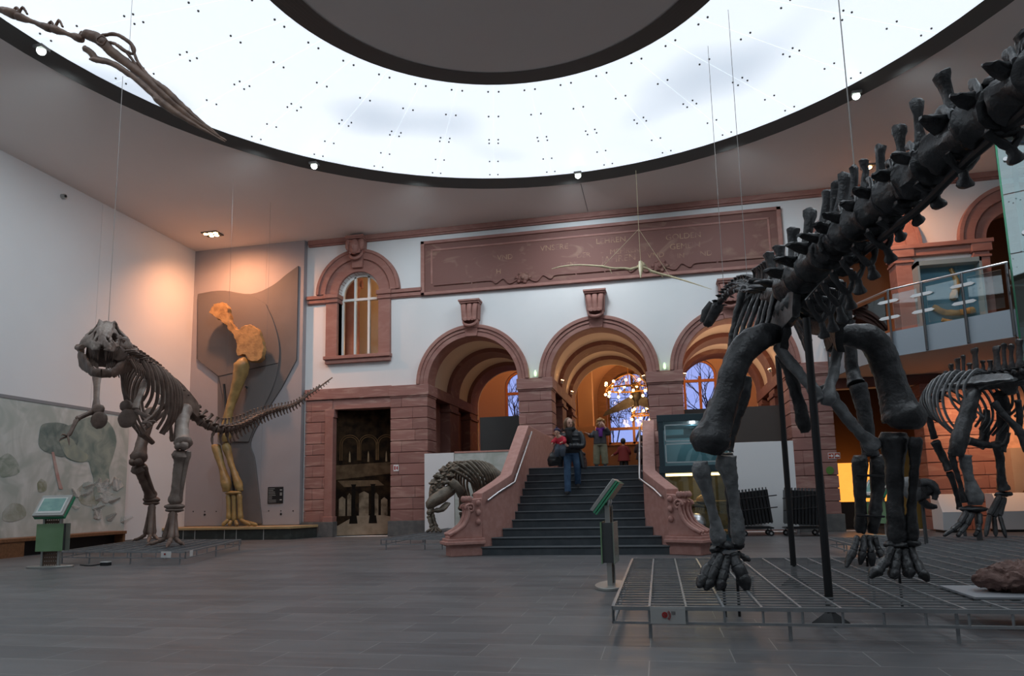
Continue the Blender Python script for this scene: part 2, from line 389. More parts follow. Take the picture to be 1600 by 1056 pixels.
for i, cx in enumerate(ARCHX):
    mb = joinmb(ringprism(cx, ZI, AR, AR+.16, 20.40, 21.12), ringprism(cx, ZI, AR+.15, AR+.26, 20.37, 20.52), ringprism(cx, ZI, AR+.25, AR+.36, 20.33, 20.52))
    trim(10+i, mb, 'stone_smooth', bevel=.01)
    trim(13+i, keystone(cx, 6.0, 7.10, .36, .62, 20.34), 'stone_smooth', bevel=.012)
# inscription panel
px0, px1, pz0, pz1 = -7.02, 3.80, 7.42, 9.18
panel = thing('inscription_panel', ((px0+px1)/2, 20.45, pz0), 'long red sandstone panel with worn gilt lettering above the arches', 'inscription panel'); panel['kind'] = 'structure'
mb = MB().box(px0, px1, 20.42, 20.52, pz0, pz1); mb.build('slab', M_['stone_dark'], panel)
mb = MB()
for (a, b, c, d, y) in ((px0, px1, pz1-.10, pz1, 20.36), (px0, px1, pz0, pz0+.09, 20.36), (px0, px0+.12, pz0, pz1, 20.36), (px1-.12, px1, pz0, pz1, 20.36),
                        (px0+.32, px1-.32, pz1-.34, pz1-.28, 20.40), (px0+.32, px0+.38, pz0+.35, pz1-.3, 20.40), (px1-.38, px1-.32, pz0+.35, pz1-.3, 20.40)):
    mb.box(a, b, y, 20.44, c, d)
mb.build('border_moulding', M_['stone_smooth'], panel, bevel=.01)
mb = MB(); xs = [px0+.4, -3.65, -.05, px1-.4]
for cx in (-3.75, .35):
    for s in (-1, 1):
        mb.tube(spl([(cx+s*.18, 20.40, pz0+.26), (cx+s*.42, 20.40, pz0+.16), (cx+s*.62, 20.40, pz0+.33), (cx+s*.85, 20.40, pz0+.2), (cx+s*1.0, 20.40, pz0+.3), (cx+s*1.6, 20.40, pz0+.3)], 4), .03, 6)
    mb.ell((cx, 20.40, pz0+.3), (.2, .07, .15)); mb.ell((cx, 20.36, pz0+.3), (.08, .07, .08))
    for k in range(6): mb.ell((cx+.2*math.cos(k), 20.39, pz0+.3+.14*math.sin(k)), (.06, .05, .06), n=8, h=6)
mb.tube([(-6.6, 20.40, pz0+.3), (-5.4, 20.40, pz0+.3)], [.03, .03], 6); mb.tube([(-2.1, 20.40, pz0+.3), (-1.3, 20.40, pz0+.3)], [.03, .03], 6); mb.tube([(2, 20.40, pz0+.3), (3.4, 20.40, pz0+.3)], [.03, .03], 6)
mb.build('carved_scroll', M_['stone_dark'], panel)
M_['gilt'] = mat('worn_gilt', (.34, .20, .12), .6, c2=(.20, .09, .07), scale=4, ramp=(.4, .6))
for s_, x, z, h in (('VND', -4.55, 8.36, .24), ('VNSERE', -3.2, 8.52, .26), ('LEHREN', -1.5, 8.58, .26), ('GOLDEN', .55, 8.5, .26),
                    ('DER', -2.1, 8.2, .24), ('MEHREND', -1.1, 8.22, .24), ('GEMEIN', .65, 8.2, .26), ('H', -4.6, 7.92, .24), ('DEN', -2.6, 7.94, .24), ('JAHREN', -1.35, 7.98, .3), ('VND', .0, 8.0, .24), ('IN', .85, 7.92, .22), ('ND', 1.5, 7.92, .24)):
    text(s_, h*.92, lambda a, b, c, x=x, z=z: (x+a*1.05, 20.418-c, z+b), M_['gilt'], panel, depth=.003)
# ---- left bay: window, door
for i, (a, b) in enumerate(((-10.9, -10.2), (-8.08, -7.02))):
    trim(16+i, moulding(a, b, 7.42, 7.69, 20.5), 'stone_smooth')
cx = -9.145
mb = joinmb(ringprism(cx, 7.70, 1.10, 1.40, 20.34, 20.52), ringprism(cx, 7.70, 1.32, 1.42, 20.30, 20.5), ringprism(cx, 7.70, .70, 1.12, 20.42, 20.9))
for a, b in ((-10.24, -9.845), (-8.445, -8.05)):
    mb.box(a, b, 20.38, 20.9, 5.6, 7.45); mb.box(a-.03, b+.03, 20.33, 20.9, 7.42, 7.50); mb.box(a-.05, b+.05, 20.30, 20.9, 7.56, 7.70); mb.box(a-.02, b+.02, 20.35, 20.9, 7.5, 7.56)
mb.box(-10.28, -8.02, 20.30, 20.9, 5.55, 5.66); mb.box(-10.24, -8.05, 20.36, 20.6, 5.42, 5.55)
trim(18, mb, 'stone_smooth', bevel=.012)
trim(19, keystone(cx, 8.5, 9.5, .34, .56, 20.3, True), 'stone_smooth', bevel=.012)
win = thing('window_1', (cx, 20.75, 5.66), 'white framed arched window lit orange inside, above the photo backdrop doorway', 'window'); win['kind'] = 'structure'
mb = joinmb(ringprism(cx, 7.70, .62, .70, 20.72, 20.82)); M_['whiteframe'] = mat('white_window_paint', (.8, .8, .78), .5)
for x in (-.66, -.235, .235, .66): mb.box(cx+x-.035, cx+x+.035, 20.72, 20.82, 5.66, 7.72 if abs(x) > .5 else 7.72+.6)
mb.box(cx-.7, cx+.7, 20.71, 20.82, 7.52, 7.60); mb.box(cx-.7, cx+.7, 20.72, 20.82, 5.66, 5.72)
mb.build('window_frame', M_['whiteframe'], win)
M_['glass'] = glass('window_glass', (.92, .95, .95), .02, .0)
MB().prism(archhole(cx, .66, 5.7, 7.70), XZ(20.77), .008).build('window_pane', M_['glass'], win)
mb = masonry(-10.9, -9.97, 20.40, 20.9, .45, 4.26, 11, 21)
mb.box(-10.92, -8.0, 20.36, 20.9, 4.28, 4.62); mb.box(-9.98, -8.0, 20.43, 20.9, 3.95, 4.28)
mb.box(-10.22, -9.9, 20.38, 20.9, 3.7, 3.95)
trim(20, mb, bevel=.008)
trim(21, MB().box(-10.2, -9.93, 20.36, 20.95, .5, 3.7).box(-10.24, -9.9, 20.34, 20.95, .45, .62), 'stone_smooth', bevel=.01)
trim(22, MB().box(-10.95, -9.88, 20.33, 20.95, 0, .46), 'greystone', bevel=.01)
# small room behind the window
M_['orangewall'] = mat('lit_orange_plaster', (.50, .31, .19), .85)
struct('wall_window_room', MB().box(-11.5, -7.6, 23.5, 23.7, 4.6, 9.5).box(-11.6, -11.5, 20.96, 23.7, 4.6, 9.5).box(-7.6, -7.5, 20.96, 23.7, 4.6, 9.5).box(-11.6, -7.5, 20.96, 23.7, 4.5, 4.6).box(-11.6, -7.5, 20.96, 23.7, 9.5, 9.6), M_['warmplaster'])
def pillar(x, y, z0, z1, r, name, m):
    mb = MB().lathe([(r*1.25, z0), (r*1.25, z0+.12), (r, z0+.2), (r*.92, z1-.5), (r*1.0, z1-.45), (r*1.05, z1-.38), (r*1.3, z1-.1), (r*1.35, z1)], (x, y, 0), 18)
    for k in range(8):
        a = k*PI/4; mb.ell((x+r*1.2*math.cos(a), y+r*1.2*math.sin(a), z1-.2), (.09, .09, .12), n=8, h=6)
    return struct(name, mb, m)
pillar(at(550, 520, 22.1).x, 22.1, 4.6, 8.75, .27, 'trim_23', M_['stone_smooth']); pillar(-8.2, 22.9, 4.6, 8.0, .2, 'trim_24', M_['stone_dark'])
# ---- right part: arches over the balcony, doorways under it
for i, cx in enumerate((5.9, 9.75)):
    mb = joinmb(ringprism(cx, 7.70, 1.08, 1.45, 20.34, 20.52), ringprism(cx, 7.70, 1.36, 1.47, 20.30, 20.5), ringprism(cx, 7.70, .76, 1.10, 20.44, 20.96))
    trim(25+i, mb, 'stone_smooth', bevel=.01)
mb = MB()
for a, b in ((4.75, 5.12), (6.66, 7.08), (8.6, 8.99), (10.5, 10.9)):
    mb.box(a, b, 20.36, 20.96, 4.4, 7.36); mb.box(a-.04, b+.04, 20.32, 20.96, 7.2, 7.27)
mb.box(6.60, 9.06, 20.36, 20.52, 7.38, 7.6); mb.box(6.55, 9.1, 20.28, 20.52, 7.58, 7.70); mb.box(6.6, 7.14, 20.3, 20.96, 7.36, 7.7); mb.box(8.55, 9.05, 20.3, 20.96, 7.36, 7.7); mb.box(10.45, 13, 20.36, 20.52, 7.38, 7.7)
trim(27, mb, 'stone_smooth', bevel=.012)
trim(28, MB().box(4.75, 13, 20.38, 20.52, 3.84, 4.28).box(4.75, 13, 20.33, 20.5, 4.1, 4.2), 'stone_dark')
mb = masonry(6.90, 7.6, 20.25, 20.97, .0, 3.84, 11, 31); trim(29, mb, bevel=.008)
mb = masonry(7.6, 8.75, 20.38, 20.9, .0, 3.84, 11, 32); trim(30, mb, bevel=.008)
# rooms seen through the right-hand openings
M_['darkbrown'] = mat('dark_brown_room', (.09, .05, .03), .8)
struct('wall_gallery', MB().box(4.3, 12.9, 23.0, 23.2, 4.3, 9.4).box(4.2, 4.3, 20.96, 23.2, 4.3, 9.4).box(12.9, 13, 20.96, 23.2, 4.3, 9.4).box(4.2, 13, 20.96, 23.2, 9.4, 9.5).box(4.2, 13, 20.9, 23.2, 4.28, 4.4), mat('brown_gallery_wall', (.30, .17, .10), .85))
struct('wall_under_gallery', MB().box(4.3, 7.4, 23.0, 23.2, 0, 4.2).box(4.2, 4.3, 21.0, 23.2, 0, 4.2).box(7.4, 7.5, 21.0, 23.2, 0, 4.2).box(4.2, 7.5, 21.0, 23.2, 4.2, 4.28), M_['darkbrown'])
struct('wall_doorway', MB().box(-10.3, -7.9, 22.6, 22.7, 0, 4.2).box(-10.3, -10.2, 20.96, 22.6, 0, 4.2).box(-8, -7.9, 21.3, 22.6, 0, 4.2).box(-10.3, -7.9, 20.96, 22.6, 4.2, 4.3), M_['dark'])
# ================================================================= VAULTED VESTIBULE BEHIND THE ARCHES
ZF = 1.76
struct('floor_vestibule', MB().box(-8.0, 4.9, 21.28, 31.2, 0, ZF).box(-2.98, -.17, 16.3, 21.3, 1.6, ZF), M_['step'])
mb = MB(); ribs = MB(); low = MB()
for cx in ARCHX:
    v = ringprism(cx, ZI, AR+.12, AR+.2, 21.05, 26.5, 32); mb.add(v.v, v.f)
    for y0, y1 in ((22.8, 23.85), (25.4, 26.5)):
        v = ringprism(cx, ZI, AR-.02, AR+.16, y0, y1, 32); ribs.add(v.v, v.f)
for (a, b) in PIERS:
    for y0, y1 in ((22.8, 23.85), (25.4, 26.5)):
        ribs.box(a, b, y0, y1, ZF, 4.27); ribs.box(a-.05, b+.05, y0-.05, y1+.05, 4.0, 4.1)
    ribs.box(a-.03, b+.03, 21.3, 26.5, 4.27, 4.61)
    if a in (PIERS[0][0], PIERS[3][0]): low.box(a+.35, b-.35, 21.3, 26.5, ZF, 4.3)
struct('wall_vault', mb, M_['warmplaster']); struct('trim_40', ribs, M_['stone_dark'], bevel=.01); struct('wall_vestibule_side', low, M_['stone_smooth'])
for n, (x0, x1) in enumerate(((-3.98, -2.98), (-.17, .8))):      # slim columns between the bays
    for k, y in enumerate((22.1, 24.6)):
        pillar((x0+x1)/2, y, ZF, 4.27, .24, 'trim_%d' % (41+n*2+k), M_['stone_dark'])
# upper wall over the vaults closing the space, hall beyond
outer = rect(-9.5, 6.5, ZF, 9.2); holes = [archhole(cx, AR, ZF+.01, ZI) for cx in ARCHX]
struct('wall_hall_front', MB().plate(outer, holes, XZ(26.5), .15), M_['warmplaster'])
struct('wall_hall_back', MB().plate(outer, [archhole(-.95, 1.12, ZF+1.5, 5.35), archhole(1.95, .72, 4.55, 6.1), archhole(-5.9, .78, 4.4, 6.0)], XZ(31.0), .3), M_['orangewall'])
struct('wall_hall_side', MB().box(-9.6, -9.5, 26.5, 31.3, ZF, 9.2).box(6.5, 6.6, 26.5, 31.3, ZF, 9.2), M_['orangewall'])
struct('ceiling_hall', MB().box(-9.6, 6.6, 26.5, 31.3, 9.2, 9.3), M_['warmplaster'])
struct('trim_46', joinmb(ringprism(-.95, 5.35, 1.1, 1.5, 30.7, 31.05), MB().box(-2.45, -2.05, 30.6, 31.05, ZF, 5.35), MB().box(.15, .55, 30.6, 31.05, ZF, 5.35)), M_['wood'])
mb = MB()
for x in (-3.35, -2.7): mb.box(x-.22, x+.22, 28.4, 28.9, ZF, 8.2)
mb.box(-3.7, -2.4, 28.3, 29, 3.6, 3.85)
struct('trim_47', mb, M_['orangewall'])
def hallwin(n, cx, hw, z0, zs, rails, lab, m, mull=(0,)):
    w = thing('window_%d' % n, (cx, 31.1, z0), lab, 'window'); w['kind'] = 'structure'
    mb = ringprism(cx, zs, hw-.09, hw, 31.05, 31.15, 24)
    for x in (-hw+.05, hw-.05): mb.box(cx+x-.05, cx+x+.05, 31.05, 31.15, z0, zs)
    for x in mull: mb.box(cx+x-.055, cx+x+.055, 31.05, 31.15, z0, zs if n != 2 else zs+hw-.05)
    for z in rails: mb.box(cx-hw, cx+hw, 31.04, 31.16, z-.06, z+.06)
    mb.box(cx-hw, cx+hw, 31.05, 31.15, z0, z0+.1); mb.build('window_frame', m, w)
    MB().prism(archhole(cx, hw-.05, z0+.05, zs), XZ(31.12), .008).build('window_pane', M_['glass'], w); return w
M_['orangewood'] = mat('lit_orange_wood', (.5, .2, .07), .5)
w = hallwin(2, -.95, 1.1, ZF+1.5, 5.35, (3.95, ), 'tall arched window with wrought iron scrolls behind the chandelier', M_['wood'])
mb = MB(); r = random.Random(4)
for i in range(46):
    x = r.uniform(-1.9, .05); z = r.uniform(4.3, 6.25); q = r.uniform(.09, .19)
    if (x+.95)**2+max(0, z-5.35)**2 > 1.0: continue
    a0 = r.uniform(0, 6.28); mb.tube([(x+q*(1-t/14*.75)*math.cos(a0+t*.55), 31.0, z+q*(1-t/14*.75)*math.sin(a0+t*.55)) for t in range(14)], .014, 5)
for k in range(7): mb.rod((-1.9+k*.32, 31.0, 4.2), (-1.9+k*.32, 31.0, 6.0), .012)
for z in (4.7, 5.3, 5.8): mb.rod((-2, 31, z), (.1, 31, z), .012)
mb.build('iron_scrollwork', M_['black'], w)
hallwin(3, 1.95, .7, 4.55, 6.1, (5.9, ), 'arched window with dusk light seen through the right arch', M_['orangewood'])
hallwin(4, -5.9, .76, 4.4, 6.0, (5.75, ), 'arched window with dusk light seen through the left arch', M_['orangewood'])
# bare trees outside in the dusk
def tree(x, y, h, seed, lab):
    r = random.Random(seed); mb = MB()
    def br(p, d, L, q, n):
        e = p+d*L; mb.tube([p, p.lerp(e, .5)+V((r.uniform(-.06, .06), 0, 0))*L, e], [q, q*.8, q*.62], 5)
        if n:
            for k in range(3 if n > 1 else 4):
                nd = (d+V((r.uniform(-.9, .9), r.uniform(-.6, .6), r.uniform(-.25, .6)))).normalized(); br(p.lerp(e, r.uniform(.45, 1)), nd, L*r.uniform(.6, .82), q*.55, n-1)
    br(V((x, y, 0)), V((0, 0, 1)), h, .16, 5)
    tag(mb.build('bare_tree', mat('tree_bark', (.05, .045, .06), .9), None), lab, 'tree', 'bare trees outside the hall windows')
tree(-7.4, 36, 2.9, 3, 'bare winter tree outside the window in the left arch'); tree(-1.4, 43, 3.6, 5, 'bare winter tree outside the ironwork window'); tree(3.2, 36, 3.0, 8, 'bare winter tree outside the window in the right arch')
struct('floor_outside', MB().box(-20, 20, 31.4, 60, -.3, -.1), mat('dusk_ground', (.1, .1, .1), .9))
# chandeliers
M_['brass'] = mat('warm_brass', (.55, .32, .1), .35, .9)
M_['bulb'] = mat('glowing_bulb', (1, .8, .5), .3, emit=(1, .55, .2), estr=14)
def chandelier(c, R, n, lab, rows):
    t = thing('chandelier', c, lab, 'chandelier', 'brass chandeliers in the hall'); c = V(c)
    pts = [c+V((R*math.cos(2*PI*k/24), R*math.sin(2*PI*k/24), 0)) for k in range(24)]
    MB().tube(pts, .035, 6, closed=True).build('hoop', M_['brass'], t)
    mb = MB().rod(c+V((0, 0, .5)), (c.x, c.y, 9.2), .02)
    for k in range(12):
        a = 2*PI*k/12; mb.tube(spl([c+V((0, 0, .62)), c+V((R*.5*math.cos(a), R*.5*math.sin(a), .42)), c+V((R*math.cos(a), R*math.sin(a), .0))], 3), .012, 4)
    mb.build('suspension', M_['brass'], t)
    for k in range(n):
        a = 2*PI*(k+.3)/n; up = rows == 1 or k % 2 == 0
        p = c+V((R*math.cos(a), R*math.sin(a), .22 if up else -.2))
        h = MB().lathe([(.02, 0), (.035, .02), (.022, .05), (.022, abs(p.z-c.z)-.05)], (p.x, p.y, min(c.z, p.z)+(.0 if up else .05)), 6).build('candle_holder', M_['brass'], t)
        MB().ell(p, .055, n=8, h=6).build('bulb', M_['bulb'], h)
    lamp('POINT', c+V((0, 0, -.35)), 25, (1, .5, .18), .3)
chandelier((-1.0, 28.2, 5.28), .92, 22, 'large brass ring chandelier with glowing bulbs in the middle arch', 2)
chandelier((-.55, 30.35, 4.45), .45, 10, 'smaller lower chandelier below the dark hanging skeleton', 2)
# dark winged fossil hanging in front of the ironwork window
t = thing('hanging_winged_fossil', (-.75, 29.5, 4.6), 'dark winged fossil cast hanging before the ironwork window', 'fossil')
mb = MB().tube(spl([(-.75, 29.5, 5.75), (-.75, 29.5, 5.5), (-.75, 29.5, 5.2), (-.75, 29.5, 4.7)], 4), [.06]+[.15]*5+[.2]*4+[.1]*3, 10); mb.build('body', M_['bone_black'], t)
for s in (-1, 1):
    mb = MB().prism([(-.75, 5.25), (-.75+s*.55, 5.0), (-.75+s*1.3, 4.55), (-.75+s*1.42, 4.35), (-.75+s*.9, 4.5), (-.75+s*.45, 4.62), (-.75, 4.8)], XZ(29.47), .07); mb.build('wing', M_['bone_black'], t)
MB().rod((-.75, 29.5, 5.7), (-.75, 29.5, 9.2), .008).build('cable', M_['cable'], t)
# counter and dim visitors in the hall
cnt = thing('reception_counter', (-.7, 27.8, ZF), 'lit wooden counter in the hall behind the top of the stairs', 'counter')
MB().box(-2.0, .9, 27.5, 28.1, ZF, 2.95).build('body', M_['orangewall'], cnt); MB().box(-2.05, .95, 27.45, 28.15, 2.95, 3.0).build('worktop', M_['wood'], cnt)
# black boards closing the side arches
tag(MB().box(-5.42, -4.02, 21.35, 21.45, ZF, 3.60).build('black_board', M_['darkpanel']), 'black partition board standing under the left arch', 'partition board')
tag(MB().box(.85, 3.55, 21.35, 21.45, ZF, 3.56).build('black_board', mat('brown_black_board', (.06, .048, .042), .6)), 'dark brown partition board standing under the right arch', 'partition board')
# low bases of the side arches
struct('wall_arch_base', MB().box(-6.83, -3.98, 21.26, 21.34, 0, ZF).box(.8, 3.65, 21.26, 21.34, 0, ZF), M_['stone_smooth'])
# spot lamps on the imposts and in the vaults
def small_spot(loc, to, lab, m, grp, power=0, col=(1, 1, 1)):
    t = thing('spotlight', loc, lab, 'spotlight', grp); d = (V(to)-V(loc)).normalized(); p = V(loc)
    MB().tube([p-d*.06, p+d*.05], [.04, .055], 10).build('lamp_housing', M_['steel'], t)
    MB().tube([p+d*.05, p+d*.058], [.048, .048], 10).build('lens', m, t)
    if power: lamp('SPOT', p+d*.1, power, col, .05, to, 110)
    return t
M_['warmlens'] = mat('warm_lamp_lens', (1, .8, .5), .3, emit=(1, .5, .2), estr=25)
M_['greenlens'] = mat('green_lamp_lens', (.7, 1, .7), .3, emit=(.75, 1, .55), estr=5)
M_['coollens'] = mat('cool_lamp_lens', (1, 1, 1), .3, emit=(.85, 1, .9), estr=12)
WARM = (1, .38, .12)
for p, lab in (((-2.9, 22.3, 4.75), 'small warm spotlight inside the middle arch, on the left impost near the front'), ((-2.9, 24.9, 4.75), 'small warm spotlight inside the middle arch, on the left impost at the back'),
               ((-.3, 22.3, 4.75), 'small warm spotlight inside the middle arch, on the right impost'), ((.95, 22.3, 4.75), 'small warm spotlight inside the right arch, on its left impost'),
               ((3.5, 22.3, 4.75), 'small warm spotlight inside the right arch, on its right impost')):
    small_spot(p, (p[0]+(.3 if p[0] in (-2.9, .95) else -.3), p[1], 6), lab, M_['warmlens'], 'warm vault spotlights')
for x, lab in ((-3.45, 'small green-lit lamp on the impost between left and middle arches'), (.33, 'small green-lit lamp on the impost between middle and right arches')):
    t = thing('impost_lamp', (x, 20.42, 4.6), lab, 'lamp', 'green lamps on the imposts')
    MB().box(x-.08, x+.08, 20.36, 20.48, 4.6, 4.63).build('foot', M_['steel'], t)
    MB().lathe([(.035, 4.63), (.05, 4.68), (.05, 4.78), (.03, 4.84)], (x, 20.42, 0), 12).build('lamp_head', mat('lamp_glass', (.7, .8, .7), .2, emit=(.7, 1, .6), estr=.25), t)
    lamp('POINT', (x, 20.34, 4.72), .7, (.6, 1, .4), .05)
# ================================================================= STAIRCASE
RI, TRD, YS = .16, .29, 13.41
st = thing('staircase', (-1.57, 13.4, 0), 'dark slate staircase between pink sandstone balustrades under the middle arch', 'staircase')
SL = {1: (-3.42, .14), 2: (-3.27, .0), 3: (-3.11, -.16)}
M_['nosing'] = mat('pale_step_edge', (.20, .21, .22), .4)  # paler strip along the front of each tread
for k in range(1, 12):
    a, b = SL.get(k, (-2.98, -.29)); y = YS+(k-1)*TRD
    s = MB().box(a, b, y, y+TRD+.12, 0 if k < 3 else (k-2)*RI, k*RI-.03).build('step', M_['step'], st)
    MB().box(a-.0, b+.0, y-.02, y+TRD+.1 if k < 11 else 16.35, k*RI-.03, k*RI).build('tread', M_['step'], s, bevel=.006)
    MB().box(a, b, y-.023, y+.012, k*RI-.014, k*RI+.002).build('nosing', M_['nosing'], s, label='pale front edge')
XM = -1.635
def mir(x, s): return x if s > 0 else 2*XM-x
for s, side in ((1, 'left'), (-1, 'right')):
    path = [(-3.40, 13.48, 1.19), (-3.27, 13.72, 1.30), (-3.12, 14.0, 1.43), (-2.97, 14.28, 1.57), (-2.97, 16.4, 2.78), (-2.97, 20.38, 2.78)]
    T = .26; nrm = [(-.86, .5), (-.87, .48), (-.9, .42), (-.97, .2), (-1, 0), (-1, 0)]
    vs = []
    for (x, y, z), (nx, ny) in zip(path, nrm):
        ox, oy = x+nx*T, y+(ny*T if y < 16 else 0)
        vs += [(mir(x, s), y, 0), (mir(x, s), y, z), (mir(ox, s), oy, z), (mir(ox, s), oy, 0)]
    fs = [(0, 1, 2, 3), tuple(range(len(vs)-4, len(vs)))]
    for i in range(len(path)-1):
        for k in range(4): fs.append((i*4+k, i*4+(k+1) % 4, i*4+4+(k+1) % 4, i*4+4+k))
    bl = MB().add(vs, fs).build('balustrade', M_['stone_rail'], st, bevel=.012, smooth=30)
    # carved scroll console against the newel
    e = V((-.86, -.51, 0)); q = V((-.51, .86, 0)); o = V((-3.52, 13.56, 0))
    def W(a, b, z): p = o+e*a+q*b; return V((mir(p.x, s), p.y, z))
    mb = MB()
    prof = [(-.05, .33), (.62, .33), (.62, .38)]+spl([(.52, .41), (.33, .52), (.22, .7), (.20, .84), (.24, .95), (.2, 1.03), (.12, 1.08)], 4)+[(-.05, 1.1)]
    mb.prism(prof, lambda a, z, d: W(a, -.17+d, z), .34)
    sc_ = mb.build('scroll_console', M_['stone_rail'], bl, bevel=.015)
    mb = MB()
    for bb in (-.19, -.075, .075, .19): mb.tube(spl([W(.62, bb, .4), W(.36, bb, .55), W(.25, bb, .72), W(.23, bb, .86), W(.27, bb, .95)], 4), [.035]*12+[.03]*5, 6)
    for bb in (-.2, .2): mb.tube([W(.2+(.1-.007*t)*math.cos(t*.7), bb, .9+(.1-.007*t)*math.sin(t*.7)) for t in range(14)], .022, 6)
    for k in range(5): mb.ell(W(.2+.012*k, -.16+.08*k, 1.08), (.05, .05, .06), n=8, h=6)
    for k in range(6): mb.ell(W(.04, -.2 if k % 2 else .2, .55+.09*k), (.05, .05, .06), n=8, h=6)
    mb.build('scroll_carving', M_['stone_rail'], bl, lump=(.006, 12))
    mb = MB()
    for a0, z0, z1 in ((.66, .27, .335), (.70, .22, .28), (.64, .19, .225)):
        mb.prism([(-.08, z0), (a0, z0), (a0, z1), (-.08, z1)], lambda a, z, d, a0=a0: W(a, -(a0-.42)+d*(a0-.42)*2, z), 1)
    mb.prism([(-.08, 0), (.6, 0), (.6, .2), (-.08, .2)], lambda a, z, d: W(a, -.19+d, z), .38)
    mb.build('newel_base', M_['stone_rail'], bl, bevel=.01)
    hp = [(-3.31, 13.55, 1.04), (-3.17, 13.85, 1.19), (-2.90, 14.24, 1.40), (-2.90, 16.42, 2.62)]
    hr = MB().tube([(mir(x, s), y, z) for x, y, z in hp], [.024]*4, 10).build('handrail', M_['steel'], st)
    mb = MB()
    for x, y, z in ((-3.2, 13.8, 1.16), (-2.9, 14.6, 1.6), (-2.9, 15.6, 2.16), (-2.9, 16.3, 2.55)): mb.rod((mir(x, s), y, z), (mir(x-.08, s), y, z-.05), .012)
    mb.build('rail_bracket', M_['steel'], hr)

# ================================================================= INFORMATION KIOSKS
M_['gglass'] = mat('green_tinted_glass', (.22, .36, .20), .25, c2=(.17, .30, .15), scale=2, alpha=.88)
M_['gedge'] = mat('green_glass_edge', (.06, .30, .16), .2)
M_['pglass'] = mat('smoky_glass_panel', (.30, .33, .27), .2, alpha=.75)
M_['kframe'] = mat('grey_aluminium', (.42, .42, .40), .4, .7)
M_['perf'] = mat('perforated_plate', (.14, .09, .065), .5, .5)
M_['screen'] = mat('teal_screen', (.03, .07, .075), .2, c2=(.09, .15, .13), scale=6, emit=(.12, .22, .21), estr=.35)
M_['paperw'] = mat('screen_white', (.6, .6, .58), .4)
def kiosk(x, y, ang, label, sc_=1):
    t = thing('information_kiosk', (x, y, 0), label, 'kiosk', 'information kiosks in the hall'); c, s = math.cos(ang), math.sin(ang)
    def P(a, b, z): return V((x+(a*c-b*s)*sc_, y+(a*s+b*c)*sc_, z*sc_))
    class TT:
        def __matmul__(_, v): return P(v.x, v.y, v.z)
    T = TT()
    mb = MB().prism([(.42*math.cos(k*PI/14)*(1 if abs(math.cos(k*PI/14)) < .99 else 1), .2*math.sin(k*PI/14)) for k in range(28)], lambda a, b, d: P(a, b, d), .035)
    mb.build('base_plate', M_['kframe'], t, bevel=.005)
    for a in (-.15, .15): MB().box(a-.018, a+.018, -.03, .03, .03, 1.0, T).build('post', M_['kframe'], t)
    mb = MB()
    for i in range(14):
        mb.box(-.135, .135, -.012, .012, .06+i*.068, .06+i*.068+.05, T)
    for i in range(7): mb.box(-.132+i*.04, -.132+i*.04+.012, -.013, .013, .04, .99, T)
    mb.build('perforated_panel', M_['perf'], t)
    MB().box(-.24, .24, -.085, -.07, .30, .80, T).build('front_panel', M_['gglass'], t, label='green tinted front panel')
    MB().box(-.22, .28, .07, .082, .30, .80, T).build('back_panel', M_['pglass'], t)
    MB().box(.12, .2, -.07, .07, .31, .79, T).build('side_column', M_['darksteel'], t)
    R = Matrix.Translation(V((0, -.06, 1.13))) @ Matrix.Rotation(math.radians(52), 4, 'X')
    class TH:
        def __matmul__(_, v): w_ = R @ v; return P(w_.x, w_.y, w_.z)
    H = TH()
    h = MB().box(-.275, .275, -.22, .25, -.045, .0, H).build('screen_head', M_['kframe'], t, bevel=.004)
    MB().box(-.27, .285, -.225, .255, -.075, -.05, H).build('glass_edge', M_['gedge'], h); MB().box(-.27, .285, -.225, .255, -.105, -.085, H).build('glass_edge', M_['gedge'], h)
    MB().box(-.235, .225, -.17, .19, .0, .006, H).build('screen_bezel', M_['paperw'], h)
    MB().box(-.205, .195, -.125, .165, .006, .009, H).build('display', M_['screen'], h)
    mb = MB()
    for a in (-.1, .1): mb.tube([P(a, 0, .98), P(a, .02, 1.05), P(a, -.02, 1.13)], [.018]*3, 6)
    mb.build('neck', M_['steel'], t); return t
kiosk(-11.08, 11.25, .25, 'green glass information kiosk with lit screen, standing left of the striding skeleton')
kiosk(-.62, 8.8, -1.62, 'green glass information kiosk seen edge-on, between stairs and grid platform', .98)
kiosk(5.05, 18.2, -.9, 'green information kiosk half hidden behind the black front leg', 1.0)
t = thing('cable_box', (-10.2, 11.6, 0), 'small black cable box with lead on the floor beside the left kiosk', 'cable box')
MB().box(-10.28, -10.12, 11.55, 11.65, 0, .06).build('box', M_['black'], t); MB().box(-10.28, -10.12, 11.55, 11.65, .06, .075).build('lid', M_['paperw'], t)
MB().tube(spl([(-10.28, 11.6, .03), (-10.4, 11.5, .012), (-10.5, 11.48, .012), (-10.6, 11.42, .03)], 4), .012, 6).build('lead', M_['black'], t)

